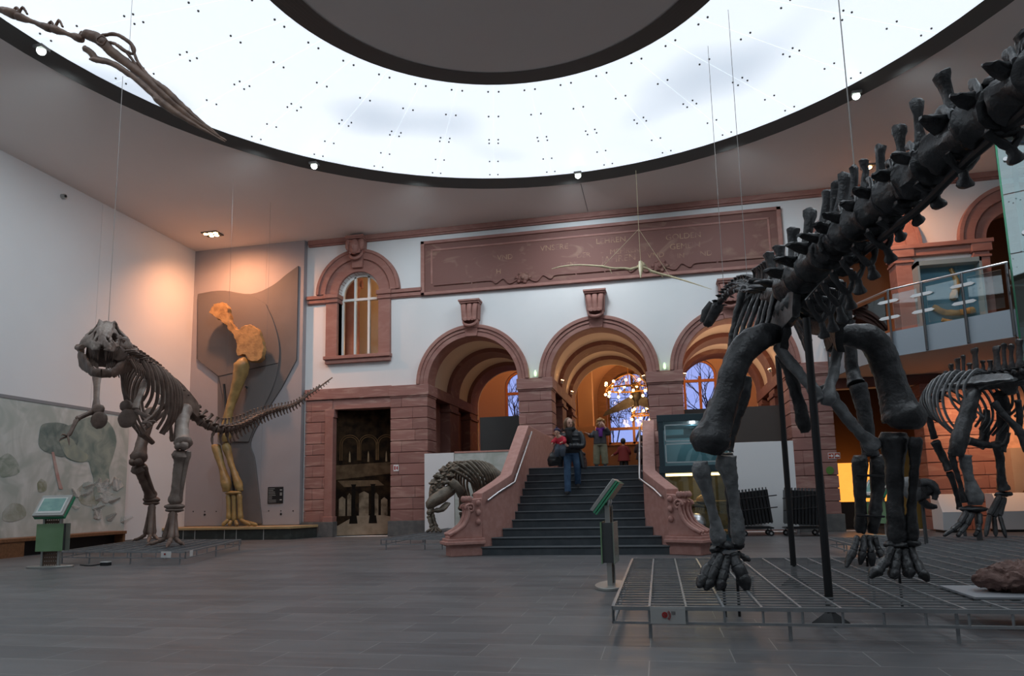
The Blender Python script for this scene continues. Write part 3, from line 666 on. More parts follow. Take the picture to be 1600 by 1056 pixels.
# ================================================================= GRID PLATFORMS
def platform(quads, z, label, dx, dy, loc, legs, drop=.13, plates=(), bar=.011):
    """each quad: corner, edge vector a, edge vector b, frame sides (a, b, a-far, b-far)"""
    t = thing('grid_platform', loc, label, 'platform', 'steel grid platforms under the skeletons')
    for (c, a, b, sides) in quads:
        c, a, b = V((*c, z)), V((*a, 0)), V((*b, 0)); la, lb = a.length, b.length; ua, ub = a/la, b/lb
        mb = MB(); n = max(1, round(la/dx)); m = max(1, round(lb/dy))
        def flat(p, q, w, h):
            d = (q-p).normalized(); s = V((-d.y, d.x, 0))*w; H = V((0, 0, h))
            mb.add([p-s, p+s, p+s-H, p-s-H, q-s, q+s, q+s-H, q-s-H], [(0, 1, 2, 3), (4, 7, 6, 5), (0, 4, 5, 1), (1, 5, 6, 2), (2, 6, 7, 3), (3, 7, 4, 0)])
        for i in range(n+1): flat(c+ua*(la*i/n), c+ua*(la*i/n)+b, bar*.8, .028)
        for j in range(m+1): flat(c+ub*(lb*j/m)-V((0, 0, .006)), c+ub*(lb*j/m)+a-V((0, 0, .006)), bar*.5, .012)
        mb.build('grating', M_['grid'], t, smooth=0)
        mb = MB()
        for sd in sides:
            p, u, L, k = {'a': (c, ua, la, n), 'b': (c, ub, lb, m/4), 'A': (c+b, ua, la, n), 'B': (c+a, ub, lb, m/4)}[sd]; k = max(1, round(k))
            flat(p+V((0, 0, .004)), p+u*L+V((0, 0, .004)), bar*1.1, .03); flat(p-V((0, 0, drop-.02)), p+u*L-V((0, 0, drop-.02)), bar*1.1, .02)
            for i in range(k+1):
                o = p+u*(L*i/k); mb.tube([o, o-V((0, 0, drop))], [bar*.9]*2, 4)
        mb.build('frame_rail', M_['grid'], t, smooth=0)
    for (x, y) in legs: MB().tube([(x, y, 0), (x, y, z)], [.014, .014], 6).build('leg', M_['grid'], t)
    return t
ZP = .24
pl = platform([((-.40, 5.73), (4.2, 0), (0, 4.15), 'abAB'), ((2.95, 9.88), (5.6, 0), (0, 4.0), 'bAB')], ZP, 'large grey steel grid platform under the black skeletons', .279, .155, (1.5, 8, 0),
    [(-.12, 5.76), (.91, 5.76), (2.05, 5.76), (3.2, 5.76), (-.12, 7.8), (-.12, 9.85), (.9, 7.8), (.9, 9.85), (2.05, 7.8), (2.05, 9.85), (3.2, 7.8), (3.2, 11.5), (5, 11.5), (5, 13.8), (3.2, 13.8), (7, 13.8)])
M_['label'] = mat('pale_grey_label', (.42, .42, .41), .5); M_['red'] = mat('sign_red', (.35, .02, .02), .5); M_['ink'] = mat('dark_ink', (.03, .02, .02), .6)
lp = MB().box(-.115, .15, 5.70, 5.712, .117, .238).build('label_plate', M_['label'], pl)
mb = ringprism(-.005, .185, .010, .022, 5.694, 5.70, 16, 0, 2*PI); mb.add(*(lambda m: (m.v, m.f))(ringprism(-.005, .185, .0, .006, 5.694, 5.70, 10, 0, 2*PI)))
for r in (.030, .040): v = ringprism(-.003, .182, r, r+.004, 5.694, 5.70, 10, -.9, .9); mb.add(v.v, v.f)
mb.build('sound_symbol', M_['red'], lp); text('III', .034, lambda a, b, c: (.045+a*1.2, 5.698-c, .188+b), M_['ink'], lp, depth=.002)

tp = platform([((-8.61, 11.71), (-3.02, .31), (-1.23, 3.68), 'abAB')], ZP, 'grey steel grid platform under the brown striding skeleton', .33, .17, (-9.9, 13.4, 0),
    [(-8.75, 11.75), (-9.9, 11.87), (-10.9, 11.97), (-11.6, 12.05), (-9.2, 13.5), (-9.75, 15.2), (-12.4, 14), (-11, 15.5)], .13, bar=.014)
def pquad(mb, c, u, w, h, T=.006):
    c, u = V(c), V((u[0], u[1], 0)).normalized(); n = V((u.y, -u.x, 0))*T; H = V((0, 0, h/2)); W_ = u*(w/2)
    return mb.add([c-W_-H, c+W_-H, c+W_+H, c-W_+H, c-W_-H+n, c+W_-H+n, c+W_+H+n, c-W_+H+n], [(0, 1, 2, 3), (4, 7, 6, 5), (0, 4, 5, 1), (1, 5, 6, 2), (2, 6, 7, 3), (3, 7, 4, 0)])
u = V((3.02, -.31, 0)).normalized(); o = V((-9.02, 11.74, .185))
lp = pquad(MB(), o-V((0, .02, 0)), u, .23, .115).build('label_plate', mat('white_label', (.7, .68, .66), .5), tp)
pquad(MB(), o+V((-.02, -.03, .01)), u, .035, .03).build('sound_symbol', M_['red'], lp)
u2 = V((1.23, -3.68, 0)).normalized()
pquad(MB(), V((-8.68, 11.98, .185)), u2, .17, .11).build('label_plate', mat('white_label', (.7, .68, .66), .5), tp)
platform([((-6.1, 14.95), (2.75, 0), (0, 5.1), 'abB')], ZP, 'dark steel grid platform under the small olive skeleton left of the stairs', .35, .17, (-5, 17.5, 0), [(-6, 15), (-5.1, 15), (-4.7, 15), (-4.2, 15), (-6, 17.5), (-6, 19.9), (-3.5, 15)], .13, bar=.012)

# ================================================================= LEFT: PANEL WALL, MURAL, PLINTH
M_['mauve'] = mat('grey_mauve_panel', (.33, .31, .325), .75, c2=(.36, .335, .35), scale=.8)
M_['relief'] = mat('dark_grey_relief', (.125, .115, .115), .7, c2=(.145, .13, .13), scale=1.2)
mb = MB()
for a, b in ((-15, -13.66), (-13.655, -12.33), (-12.325, -10.98)): mb.box(a, b, 20.28, 20.5, .4, ZC)
struct('wall_panel', mb, M_['mauve'], smooth=0)
def pxz(pts, Y): return [(at(x, y, Y).x, at(x, y, Y).z) for x, y in pts]
rl = thing('wall_relief', (-13, 20.2, .42), 'dark grey leg-shaped silhouette relief on the mauve panel behind the golden bones', 'relief')
MB().prism(pxz([(309, 459)]+[(x, y) for x, y in spl([(330, 455), (352, 454), (392, 459), (425, 446), (448, 428), (466, 415)], 4)]+[(463, 562)]+spl([(440, 605), (405, 660), (391, 692), (397, 715), (401, 745), (409, 818)], 4)+[(360, 818), (360, 700), (340, 690), (340, 588), (307, 560)], 20.22), XZ(20.22), .07).build('back_layer', M_['relief'], rl, bevel=.006)
MB().prism(pxz([(309, 461), (352, 456), (392, 461)]+spl([(415, 475), (428, 505), (436, 540), (434, 575), (424, 610), (402, 655), (388, 690)], 4)+[(362, 690), (342, 588), (309, 562)], 20.17), XZ(20.165), .06).build('front_layer', mat('dark_grey_relief_front', (.135, .122, .12), .7), rl, bevel=.006)
mb = MB().tube([(at(340, 588, 20.15).x, 20.16, at(340, 588, 20.15).z), (at(434, 567, 20.15).x, 20.16, at(434, 567, 20.15).z)], [.01, .01], 4); mb.build('panel_joint', M_['black'], rl)
p0, p1 = at(419, 761, 20.27), at(442, 786, 20.27)
sg = thing('wall_notice', ((p0.x+p1.x)/2, 20.26, p1.z), 'small black notice with grey print on the mauve panel', 'notice')
MB().box(p0.x, p1.x, 20.255, 20.28, p1.z, p0.z).build('board', M_['black'], sg)
mb = MB(); r = random.Random(2)
for i in range(9):
    z = lerp(p1.z, p0.z, .08+.1*i); mb.box(p0.x+.03, p0.x+r.uniform(.14, .3), 20.25, 20.256, z, z+.012)
    if i in (1, 4, 5, 7): mb.box(p1.x-.1, p1.x-.03, 20.25, 20.256, z, z+.03)
mb.build('print_line', M_['label'], sg)['kind'] = 'stuff'
mb = MB()
for x, y in ((302, 799), (320, 799), (338, 799), (320, 804), (420, 798), (439, 798), (458, 798), (439, 803)):
    p = at(x, y, 20.28); q = .035 if y > 800 else .018; mb.tube([p, p-V((0, .012, 0))], [q, q], 10)
tag(mb.build('wall_socket', M_['black']), 'row of small dark sockets low on the mauve panel', 'socket', kind='stuff')
pt = thing('display_plinth', (-12.7, 19.9, 0), 'low dark tiled plinth with wooden top carrying the golden leg bones', 'plinth')
poly = [(-15, 19.3), (-10.72, 19.3), (-10.38, 20.28), (-15, 20.28)]
mb = MB().prism(poly, lambda a, b, d: (a, b, d), .31); mb.build('tiled_base', mat('dark_green_tile', (.03, .036, .034), .35, c2=(.06, .07, .065), scale=5, detail=6, ramp=(.5, .75)), pt)
mb = MB()
for x in (-14.3, -13.9, -12.9, -12.5, -11.6): mb.box(x, x+.02, 19.293, 19.30, 0, .31)
mb.build('tile_joint', M_['label'], pt)
MB().prism([(-15, 19.24), (-10.70, 19.24), (-10.33, 20.28), (-15, 20.28)], lambda a, b, d: (a, b, .31+d), .075).build('wooden_top', M_['palewood'], pt, bevel=.01)
# mural on the left wall
def painterly(name, a, b, sc_=3, lo=.35, hi=.65, d=9, st_=(1, 1, 1)): return mat(name, a, .75, c2=b, scale=sc_, detail=d, ramp=(lo, hi), stretch=st_, dist=.8)
mu = thing('mural_panel', (-14.85, 14.5, .36), 'large pale green prehistoric mural panel along the left wall', 'mural')
XMU = -14.82
def yz(pts, X=XMU): return [(atX_(x, y, X).y, atX_(x, y, X).z) for x, y in pts]
def atX_(x, y, X): r = ray(x, y); return EYEP+r*(X/r.x)
TY = lambda X: (lambda a, b, d: (X-d, a, b))
MB().prism([(11.5, .36), (17.45, .36), (17.45, 3.66), (11.5, 3.70)], TY(XMU), .12).build('canvas', mat('mural_ground', (.50, .51, .47), .8, c2=(.64, .64, .61), scale=1.3, detail=10, stretch=(1, 1.6, .7), ramp=(.35, .65), c3=(.42, .45, .41), s3=1.1, dist=1.5), mu)
MB().prism([(11.5, 3.66), (17.47, 3.62), (17.47, 3.70), (11.5, 3.74)], TY(XMU+.012), .15).build('top_edge', mat('grey_rail', (.25, .25, .26), .5), mu)
dn = painterly('mural_beast', (.15, .21, .19), (.33, .37, .32), 2.2); db = painterly('mural_beast_belly', (.36, .38, .30), (.22, .27, .24), 2.5); dh = painterly('mural_beast_head', (.12, .16, .15), (.24, .28, .25), 4)
MB().prism(yz(spl([(100, 668), (118, 660), (138, 652), (160, 652), (176, 668), (182, 690), (176, 715), (170, 735), (171, 758), (158, 760), (150, 735), (140, 722), (122, 722), (104, 716), (95, 700), (100, 668)], 3)), TY(XMU+.004), .004).build('painted_beast_body', dn, mu)
MB().prism(yz(spl([(62, 672), (66, 663), (82, 660), (100, 662), (118, 672), (122, 690), (112, 708), (96, 714), (78, 708), (68, 704), (60, 694), (62, 672)], 3)), TY(XMU+.008), .004).build('painted_beast_head', dh, mu)
MB().prism(yz(spl([(92, 690), (110, 684), (122, 700), (138, 712), (128, 722), (104, 714), (92, 690)], 3)), TY(XMU+.012), .004).build('painted_beast_throat', db, mu)
MB().prism(yz([(138, 720), (152, 728), (156, 765), (162, 775), (146, 775), (146, 748)]), TY(XMU+.010), .004).build('painted_beast_leg', dn, mu)
MB().prism(yz([(80, 706), (84, 706), (93, 748), (98, 764), (92, 764), (86, 740)]), TY(XMU+.012), .004).build('painted_flesh_strip', painterly('mural_flesh', (.45, .25, .22), (.5, .38, .34)), mu)
mb = MB(); r = random.Random(9)
for i in range(26):
    x, y = r.uniform(115, 190), r.uniform(760, 815); a = r.uniform(.2, 2.9)
    for k in range(9):
        t0 = k/9; px, py = x+22*t0*math.cos(a), y-16*t0*math.sin(a); L = 6*(1-t0)+1.5
        for sg_ in (-1, 1):
            A = atX_(px, py, XMU+.012); B = atX_(px+L*math.cos(a+sg_*1.1), py-L*math.sin(a+sg_*1.1), XMU+.012); mb.tube([A, B], [.012, .005], 4)
mb.build('painted_fern', painterly('mural_fern', (.50, .52, .50), (.60, .60, .58), 5), mu)['kind'] = 'stuff'
for nm, pts, c in (('painted_bush', [(0, 715), (12, 708), (26, 720), (30, 738), (10, 745), (0, 742)], (.22, .27, .21)), ('painted_rock', [(4, 800), (18, 786), (36, 790), (40, 806), (20, 815), (4, 812)], (.30, .31, .24)), ('painted_shrub', [(58, 755), (64, 748), (72, 754), (72, 766), (60, 768)], (.25, .26, .17)), ('painted_shrub', [(120, 765), (138, 752), (156, 770), (150, 790), (126, 786)], (.28, .29, .22))):
    MB().prism(yz(spl(pts+[pts[0]], 3)), TY(XMU+.006), .004).build(nm, painterly('mural_'+nm, c, (.45, .46, .42), 4), mu)
bn = thing('wooden_bench', (-14.4, 13, 0), 'low brown wooden bench below the mural', 'bench')
MB().box(-14.8, -14.25, 10.8, 16.9, .34, .42).build('seat', M_['wood'], bn, bevel=.006); MB().box(-14.78, -14.28, 16.8, 16.88, 0, .34).build('end_panel', M_['wood'], bn); MB().box(-14.75, -14.27, 11.0, 13.75, 0, .34).build('cabinet_end', M_['wood'], bn)
MB().box(-14.7, -14.55, 13.75, 16.8, 0, .34).build('dark_back', M_['black'], bn)
# photographic backdrop in the left doorway
bd = thing('photo_backdrop', (-9, 20.8, 0), 'tall sepia photo backdrop of an old arcaded hall filling the left doorway', 'backdrop')
BA, BB = V((-9.93, 20.62, 0)), V((-8.02, 21.25, 0)); bu = (BB-BA); bw = bu.length; bu.normalize(); bnm = V((bu.y, -bu.x, 0))
TB = lambda o: (lambda a, b, d: tuple(BA+bu*a+bnm*(o-d)+V((0, 0, b))))
sep = lambda n, c, c2=None: mat('sepia_'+n, c, .9, spec=.1, c2=c2 or tuple(x*.6 for x in c), scale=4, detail=8)
MB().prism(rect(0, bw, .02, 3.95), TB(0), .03).build('print_sheet', sep('dark', (.010, .006, .004), (.035, .02, .01)), bd)
mb = MB()
for cx in (.42, 1.0, 1.56):
    for k in range(2):
        A = arc(cx, 2.85, .30-.06*k, 0, PI, 14); mb.tube([TB(.008)(a, b, 0) for a, b in [(A[0][0], 2.35)]+A+[(A[-1][0], 2.35)]], [.014]*17, 5)
mb.build('printed_arch', sep('tan', (.15, .085, .04)), bd)
mb = MB()
for cx in (.42, 1.0, 1.56): mb.prism([(cx-.03, 2.3), (cx+.03, 2.3), (cx+.02, 2.55), (cx, 2.65), (cx-.02, 2.55)], TB(.008), .004)
mb.build('printed_statue', sep('light', (.32, .23, .14)), bd)
MB().prism([(0, 1.75), (bw, 1.95), (bw, 2.3), (0, 2.2)], TB(.005), .003).build('printed_balcony', sep('brown', (.075, .045, .025), (.13, .085, .05)), bd)
MB().prism([(.25, 1.52), (1.5, 1.55), (1.3, 1.72), (.05, 1.72)], TB(.006), .003).build('printed_ceiling', sep('ceil', (.17, .11, .065)), bd)
MB().prism([(.02, .03), (bw-.02, .03), (bw-.02, .5), (1.5, .62), (.6, .62), (.02, .3)], TB(.006), .003).build('printed_floor', sep('floor', (.30, .225, .16), (.22, .16, .11)), bd)
mb = MB()
for a, b, z in ((.1, .3, 1.15), (.36, .48, 1.25), (.72, 1.02, 1.3), (1.18, 1.32, 1.25), (1.4, 1.6, 1.1)): mb.prism([(a, .62), (b, .62), (b, z), ((a+b)/2, z+.08), (a, z)], TB(.007), .003)
mb.build('printed_window', sep('pane', (.26, .195, .135), (.10, .07, .045)), bd)
mb = MB()
for a in (.55, 1.15): mb.prism([(a-.06, .45), (a+.06, .45), (a+.05, 1.5), (a+.08, 1.6), (a-.08, 1.6), (a-.05, 1.5)], TB(.011), .003); mb.prism([(a-.13, .38), (a+.13, .38), (a+.1, .62), (a-.1, .62)], TB(.013), .003)
mb.build('printed_column', sep('black', (.012, .009, .007)), bd)
def wallsign(nm, p0, p1, Y, lab, base, marks):
    t = thing(nm, ((p0.x+p1.x)/2, Y, min(p0.z, p1.z)), lab, 'sign'); MB().box(p0.x, p1.x, Y-.012, Y, p1.z, p0.z).build('plate', base, t)
    w_, h_ = p1.x-p0.x, p0.z-p1.z
    for n, m, poly in marks: MB().prism([(p0.x+a*w_, p1.z+b*h_) for a, b in poly], XZ(Y-.016), .005).build(n, m, t)
    return t
wallsign('safety_sign', at(615, 726, 20.40), at(623, 736, 20.40), 20.40, 'small white pictogram sign on the stone pier beside the doorway', M_['white'], [('pictogram', M_['red'], [(.15, .2), (.4, .2), (.4, .8), (.15, .8)]), ('pictogram', M_['red'], [(.55, .35), (.85, .2), (.85, .8), (.6, .7)])])
M_['signred'] = mat('brick_red_sign', (.42, .07, .035), .5)
wallsign('fire_sign', at(1293.5, 707.5, 20.40), at(1313, 716.5, 20.40), 20.40, 'red and white double arrow sign on the right stone pier', M_['white'], [('panel', M_['signred'], [(.03, .08), (.47, .08), (.47, .92), (.03, .92)]), ('panel', M_['signred'], [(.53, .08), (.97, .08), (.97, .92), (.53, .92)])])
t_ = bpy.data.objects['fire_sign']; p0, p1 = at(1293.5, 707.5, 20.4), at(1313, 716.5, 20.4); w_, h_ = p1.x-p0.x, p0.z-p1.z
MB().prism([(p0.x+a*w_, p1.z+b*h_) for a, b in ((.06, .42), (.26, .42), (.26, .2), (.42, .5), (.26, .8), (.26, .58), (.06, .58))], XZ(20.378), .005).build('arrow', M_['white'], t_)
MB().prism([(p0.x+a*w_, p1.z+b*h_) for a, b in ((.57, .3), (.95, .3), (.9, .55), (.75, .72), (.62, .6))], XZ(20.378), .005).build('pictogram', M_['white'], t_)

tag(MB().prism([(4.54+.10*math.cos(k*.45), 1.62+.11*math.sin(k*.45)) for k in range(14)], XZ(20.385), .012).build('green_disc', mat('green_disc', (.10, .22, .04), .6)), 'round green disc on the right stone pier below the arrow sign', 'marker')  # flat round green patch set on the pier front
# boards at the arches
tag(MB().box(-6.84, -5.92, 20.12, 20.2, .05, 2.44).build('display_board', M_['white']), 'plain white display board behind the small olive skeleton', 'board')
pn = thing('landscape_panel', (-4.9, 20.1, .05), 'pale green landscape panel behind the small olive skeleton', 'panel')
MB().box(-5.9, -3.9, 20.10, 20.2, .05, 2.42).build('print', painterly('pale_landscape', (.42, .46, .42), (.60, .62, .60), 2.2), pn); MB().box(-5.9, -3.9, 20.09, 20.21, 2.42, 2.47).build('top_rail', M_['stone_rail'], pn)
wb = thing('white_board', (2.65, 19.4, 0), 'tall blank white board standing behind the trolleys', 'board')
MB().box(1.84, 3.47, 19.36, 19.42, .12, 2.39).build('board', M_['white'], wb, bevel=.004); MB().box(1.79, 1.84, 19.34, 19.44, 0, 2.45).build('side_post', mat('pale_teal_glass', (.3, .42, .44), .2), wb); MB().box(3.4, 3.47, 19.34, 19.44, 0, .13).build('foot', M_['steel'], wb)
# glazed display case right of the stairs
cs = thing('display_case', (.75, 15, 0), 'tall dark blue glazed display case with lit fish skeleton, right of the stairs', 'display case')
M_['caseblue'] = mat('dark_blue_steel', (.045, .075, .09), .4, .3); M_['casein'] = mat('case_blue_back', (.22, .34, .38), .6, c2=(.26, .38, .42), scale=1.5)
x0, x1, y0, y1 = .04, 1.42, 14.3, 16.2
MB().box(x0, x1, y0-.02, y1, 0, .3).build('base', M_['caseblue'], cs); MB().box(x0-.02, x1+.02, y0-.05, y1, 1.5, 1.64).build('middle_rail', M_['caseblue'], cs); MB().box(x0-.02, x1+.02, y0-.03, y1+.02, 2.52, 2.66).build('top', M_['caseblue'], cs, bevel=.006)
MB().box(x0, x0+.1, y0-.02, y1, .3, 2.52).build('side_panel', M_['caseblue'], cs); MB().box(x1-.03, x1, y0-.02, y1, .3, 2.52).build('side_panel', mat('teal_glass_edge', (.12, .25, .26), .2), cs)
MB().box(x0, x1, y1-.05, y1, 1.6, 2.55).build('back_panel', M_['casein'], cs); MB().box(x0, x1, y1-.55, y1-.5, .3, 1.5).build('back_panel', mat('case_olive_back', (.10, .10, .07), .7, c2=(.04, .045, .035), scale=4, detail=6), cs)
fr = mat('white_case_frame', (.62, .68, .7), .35, .3)
for z0, z1 in ((1.70, 2.08), (2.12, 2.46)):
    mb = MB()
    for a, b, c, d in ((x0+.12, x1-.05, z0, z0+.02), (x0+.12, x1-.05, z1-.02, z1), (x0+.12, x0+.14, z0, z1), (x1-.07, x1-.05, z0, z1)): mb.box(a, b, y0-.03, y0, c, d)
    f = mb.build('pane_frame', fr, cs); MB().box(x0+.13, x1-.06, y0-.015, y0-.005, z0+.01, z1-.01).build('pane', glass('case_glass', (.75, .9, .92), .02, .06), f)
MB().box(x0+.12, x1-.05, y0+.05, y0+.8, 2.24, 2.26).build('shelf', fr, cs)
MB().box(x0+.5, x1-.1, y0+.3, y0+.34, 2.26, 2.4).build('light_panel', mat('pale_box', (.6, .64, .64), .5), cs)
MB().box(x0+.1, x1-.04, y0-.012, y0-.004, .3, 1.5).build('pane', glass('case_glass_low', (.9, .95, .9), .02, .03), cs)
MB().box(x0+.1, x1-.05, y0+.02, y0+.1, 1.44, 1.49).build('lamp_strip', mat('warm_strip', (1, .8, .5), .4, emit=(1, .66, .3), estr=3), cs)
lamp('POINT', (.8, 14.7, 1.3), 9, (1, .62, .3), .2); lamp('POINT', (.75, 15.2, 2.46), 7, (.8, .95, 1), .04)  # second lamp: added cool fill to brighten the upper compartment
MB().box(x0+.1, x1-.04, y0+.0, y0+.5, .86, .875).build('shelf', M_['palewood'], cs); MB().box(x0+.1, x1-.04, y0, y0+.5, .93, .94).build('shelf', M_['palewood'], cs)
t = thing('fish_fossil', (.95, 14.6, .36), 'golden fish skeleton lit inside the lower part of the display case', 'fossil')
mb = MB().tube(spl([(.55, 14.5, .80), (.75, 14.5, .84), (.95, 14.5, .78), (1.2, 14.5, .7)], 4), [.02]*13, 6)
for k in range(12): mb.rod((.6+k*.045, 14.5, .82), (.57+k*.045, 14.5, .72+.02*(k % 3)), .008)
mb.build('backbone', M_['bone_gold'], t); MB().ell((.82, 14.5, .96), (.12, .05, .09)).tube(spl([(.72, 14.5, .9), (.8, 14.5, 1.04), (.95, 14.5, 1.0)], 4), .022, 6).build('skull', M_['bone_gold'], t)
MB().box(.78, 1.15, 14.55, 14.8, .4, .68).build('block', mat('peach_block', (.75, .45, .25), .7), t)
MB().tube(spl([(.7, 14.42, .36), (.9, 14.42, .43), (1.1, 14.42, .4), (1.3, 14.42, .46)], 4), [.03]*13, 6).build('fish_tail', M_['bone_gold'], t)
MB().box(x0+.1, x1-.04, y0, y1-.5, .3, .33).build('case_floor', mat('peach_floor', (.7, .42, .22), .7), cs)
bn = thing('waste_bin', (.66, 13.93, 0), 'round steel waste bin with domed lid beside the right balustrade', 'bin')
MB().lathe([(.17, 0), (.17, .52)], (.66, 13.93, 0), 20).build('body', mat('dull_steel', (.3, .31, .3), .35, .9), bn); MB().lathe([(.178, .52), (.178, .56), (.17, .6), (.13, .67), (.07, .71), (.01, .72)], (.66, 13.93, 0), 20).build('lid', M_['steel'], bn)
# trolleys with folded black chairs
def trolley(x, y, w, lab, n, tilt, grp):
    t = thing('trolley', (x+w/2, y, 0), lab, 'trolley', 'black trolleys in front of the white board')
    mb = MB()
    for yy in (y-.3, y+.3): mb.rod((x, yy, .2), (x+w, yy, .2), .018)
    for xx in (x, x+w): mb.rod((xx, y-.3, .2), (xx, y+.3, .2), .018)
    mb.build('frame', M_['black'], t)
    for xx in (x+.06, x+w-.06):
        for yy in (y-.27, y+.27):
            wl = MB().tube([(xx, yy-.02, .07), (xx, yy+.02, .07)], [.07, .07], 14).build('wheel', M_['black'], t); MB().tube([(xx, yy-.026, .07), (xx, yy+.026, .07)], [.03, .03], 10).build('hub', M_['steel'], wl)
            MB().rod((xx, yy, .07), (xx, yy, .2), .014).build('fork', M_['black'], t)
    for z in (.66, .95): MB().rod((x-.06, y-.36, z-.03), (x+w+.12, y-.36, z+.05), .013).build('strap_bar', M_['black'], t)
    R = Matrix.Translation(V((x, y, .24+max(0, math.sin(tilt))*w))) @ Matrix.Rotation(tilt, 4, 'Y')
    for k in range(n):
        a = w*k/n+.02
        c = thing('folded_chair', R @ V((a, 0, 0)), 'black folded chair in the tilted row on the %s' % grp, 'chair', 'black folded chairs on the %s' % grp)
        MB().box(a, a+w/n*.84, -.3, .3, .02, .84, R).build('seat', M_['black'], c, bevel=.008); mb = MB()
        for yy in (-.28, .28): mb.box(a+w/n*.3, a+w/n*.6, yy-.015, yy+.015, .0, .9, R)
        mb.build('leg_frame', M_['darksteel'], c)
trolley(1.98, 18.85, .74, 'black trolley of folded chairs, nearer the display case', 9, -.10, 'left trolley')
trolley(2.98, 18.55, .80, 'black trolley of folded chairs, nearer the right stone pier', 10, .06, 'right trolley')
# podiums and warm wall on the right
M_['beige'] = mat('beige_panel', (.52, .40, .30), .7, c2=(.46, .34, .25), scale=1.2)
struct('wall_beige', MB().box(8.76, 12.9, 20.0, 20.36, 0, 2.05), M_['beige']); 
mb = MB(); r = random.Random(3)
for k in range(3): mb.tube(spl([(8.9+.3*k, 19.99, .9+.1*k), (9.2+.2*k, 19.99, 1.25), (9.5+.25*k, 19.99, .95), (9.9+.2*k, 19.99, 1.2)], 6), .012, 5)
struct('trim_50', mb, M_['wood'])
struct('wall_upper_right', MB().box(8.76, 12.9, 20.3, 20.45, 2.05, 3.84), mat('peach_plaster', (.72, .45, .32), .85, c2=(.6, .36, .25), scale=9))
for nm, xa, xb, lab in (('podium', 6.75, 7.25, 'white angular podium left of the dangling black foot'), ('podium', 8.0, 8.75, 'white sloped podium with orange mark behind the black shin')):
    t = thing(nm, ((xa+xb)/2, 19.5, 0), lab, 'podium', 'white podiums by the warm wall')
    mb = MB().prism([(19.2, .06), (19.85, .06), (19.85, .93), (19.45, .93), (19.15, .5)], lambda a, b, d, xa=xa: (xa+d, a, b), xb-xa); mb.build('body', M_['white'], t, bevel=.005); MB().box(xa+.03, xb-.03, 19.25, 19.8, 0, .06).build('foot', M_['black'], t)
    if xa > 7.5: MB().prism([(8.25, .62), (8.5, .6), (8.5, .66), (8.3, .68)], lambda a, b, d: (a, 19.22+d+(b-.55)*.7, b), .012).build('orange_mark', mat('orange_mark', (.75, .2, .02), .5), t)
og = thing('lit_wall_display', (5.5, 21.6, .7), 'glowing orange backlit display in the dark doorway under the balcony', 'display')
MB().box(4.55, 6.3, 21.7, 21.8, .75, 1.85).build('lit_screen', mat('amber_light', (.6, .25, .05), .5, emit=(1, .36, .05), estr=.9, c2=(.8, .4, .1), scale=2), og); MB().box(4.4, 6.6, 21.6, 21.9, 0, .75).build('plinth', M_['black'], og); MB().box(6.5, 7.3, 21.3, 21.4, .0, 2.4).build('side_panel', mat('amber_panel', (.30, .2, .05), .6), og)
# ================================================================= BALCONY
bc = thing('balcony', (6.5, 18, 4.1), 'curved balcony with steel and glass balustrade at the right', 'balcony')
edge = [V((*p, 0)) for p in ((4.75, 20.3), (4.95, 18.75), (5.45, 17.32), (6.0, 16.86), (6.62, 16.33), (7.26, 15.8), (8.15, 17.75), (13, 17.75))]
poly = [(p.x, p.y) for p in edge]+[(13, 20.34)]
MB().prism(poly, lambda a, b, d: (a, b, 4.1+d), .5).build('floor_slab', mat('balcony_soffit', (.58, .50, .44), .8), bc)
M_['fascia'] = mat('blue_grey_fascia', (.30, .34, .38), .45, .2)
for a, b in zip(edge[:-1], edge[1:]):
    d = (b-a); n = V((d.y, -d.x, 0)).normalized()*-.0
    u_ = d.normalized(); nn = V((u_.y, -u_.x, 0)); nn = nn if nn.y < 0 else -nn
    f = MB().add([a+nn*.02+V((0, 0, z)) for z in (4.1, 4.68)]+[b+nn*.02+V((0, 0, z)) for z in (4.1, 4.68)]+[a+nn*.05+V((0, 0, z)) for z in (4.1, 4.68)]+[b+nn*.05+V((0, 0, z)) for z in (4.1, 4.68)], [(0, 1, 3, 2), (4, 6, 7, 5), (0, 4, 5, 1), (2, 3, 7, 6), (1, 5, 7, 3), (0, 2, 6, 4)]).build('fascia', M_['fascia'], bc, smooth=0)
    pg_ = MB().add([a+u_*.1+nn*.03+V((0, 0, z)) for z in (4.74, 5.55)]+[b-u_*.1+nn*.03+V((0, 0, z)) for z in (4.74, 5.55)]+[a+u_*.1+nn*.045+V((0, 0, z)) for z in (4.74, 5.55)]+[b-u_*.1+nn*.045+V((0, 0, z)) for z in (4.74, 5.55)], [(0, 1, 3, 2), (4, 6, 7, 5), (0, 4, 5, 1), (2, 3, 7, 6), (1, 5, 7, 3), (0, 2, 6, 4)]).build('glass_panel', glass('balcony_glass', (.85, .93, .95), .02, .05), bc)
for i, p in enumerate(edge[:6]):
    nn = V((-.55, -.83, 0)) if i < 6 else V((0, -1, 0))
    ps = MB().tube([p+nn*.08+V((0, 0, z)) for z in (4.12, 5.3)]+[p+nn*.05+V((0, 0, 5.55)), p+nn*.02+V((0, 0, 5.66))], [(.022, .05)]*4, 8).build('post', M_['darksteel'], bc)
    u_ = (edge[i+1]-p).normalized()
    for z in (5.0, 5.38):
        MB().prism([(-.24, 0), (-.18, .04), (.18, .04), (.24, 0), (.18, -.03), (-.18, -.03)], lambda a, b, d, p=p, z=z, u_=u_, nn=nn: tuple(p+u_*a+nn*(.07+d)+V((0, 0, z+b))), .03).build('glass_clamp', mat('bright_clamp', (.75, .76, .76), .3, .6), ps)
MB().tube([p+V((0, 0, 5.68)) for p in edge], [.026]*len(edge), 10).build('handrail', M_['steel'], bc)


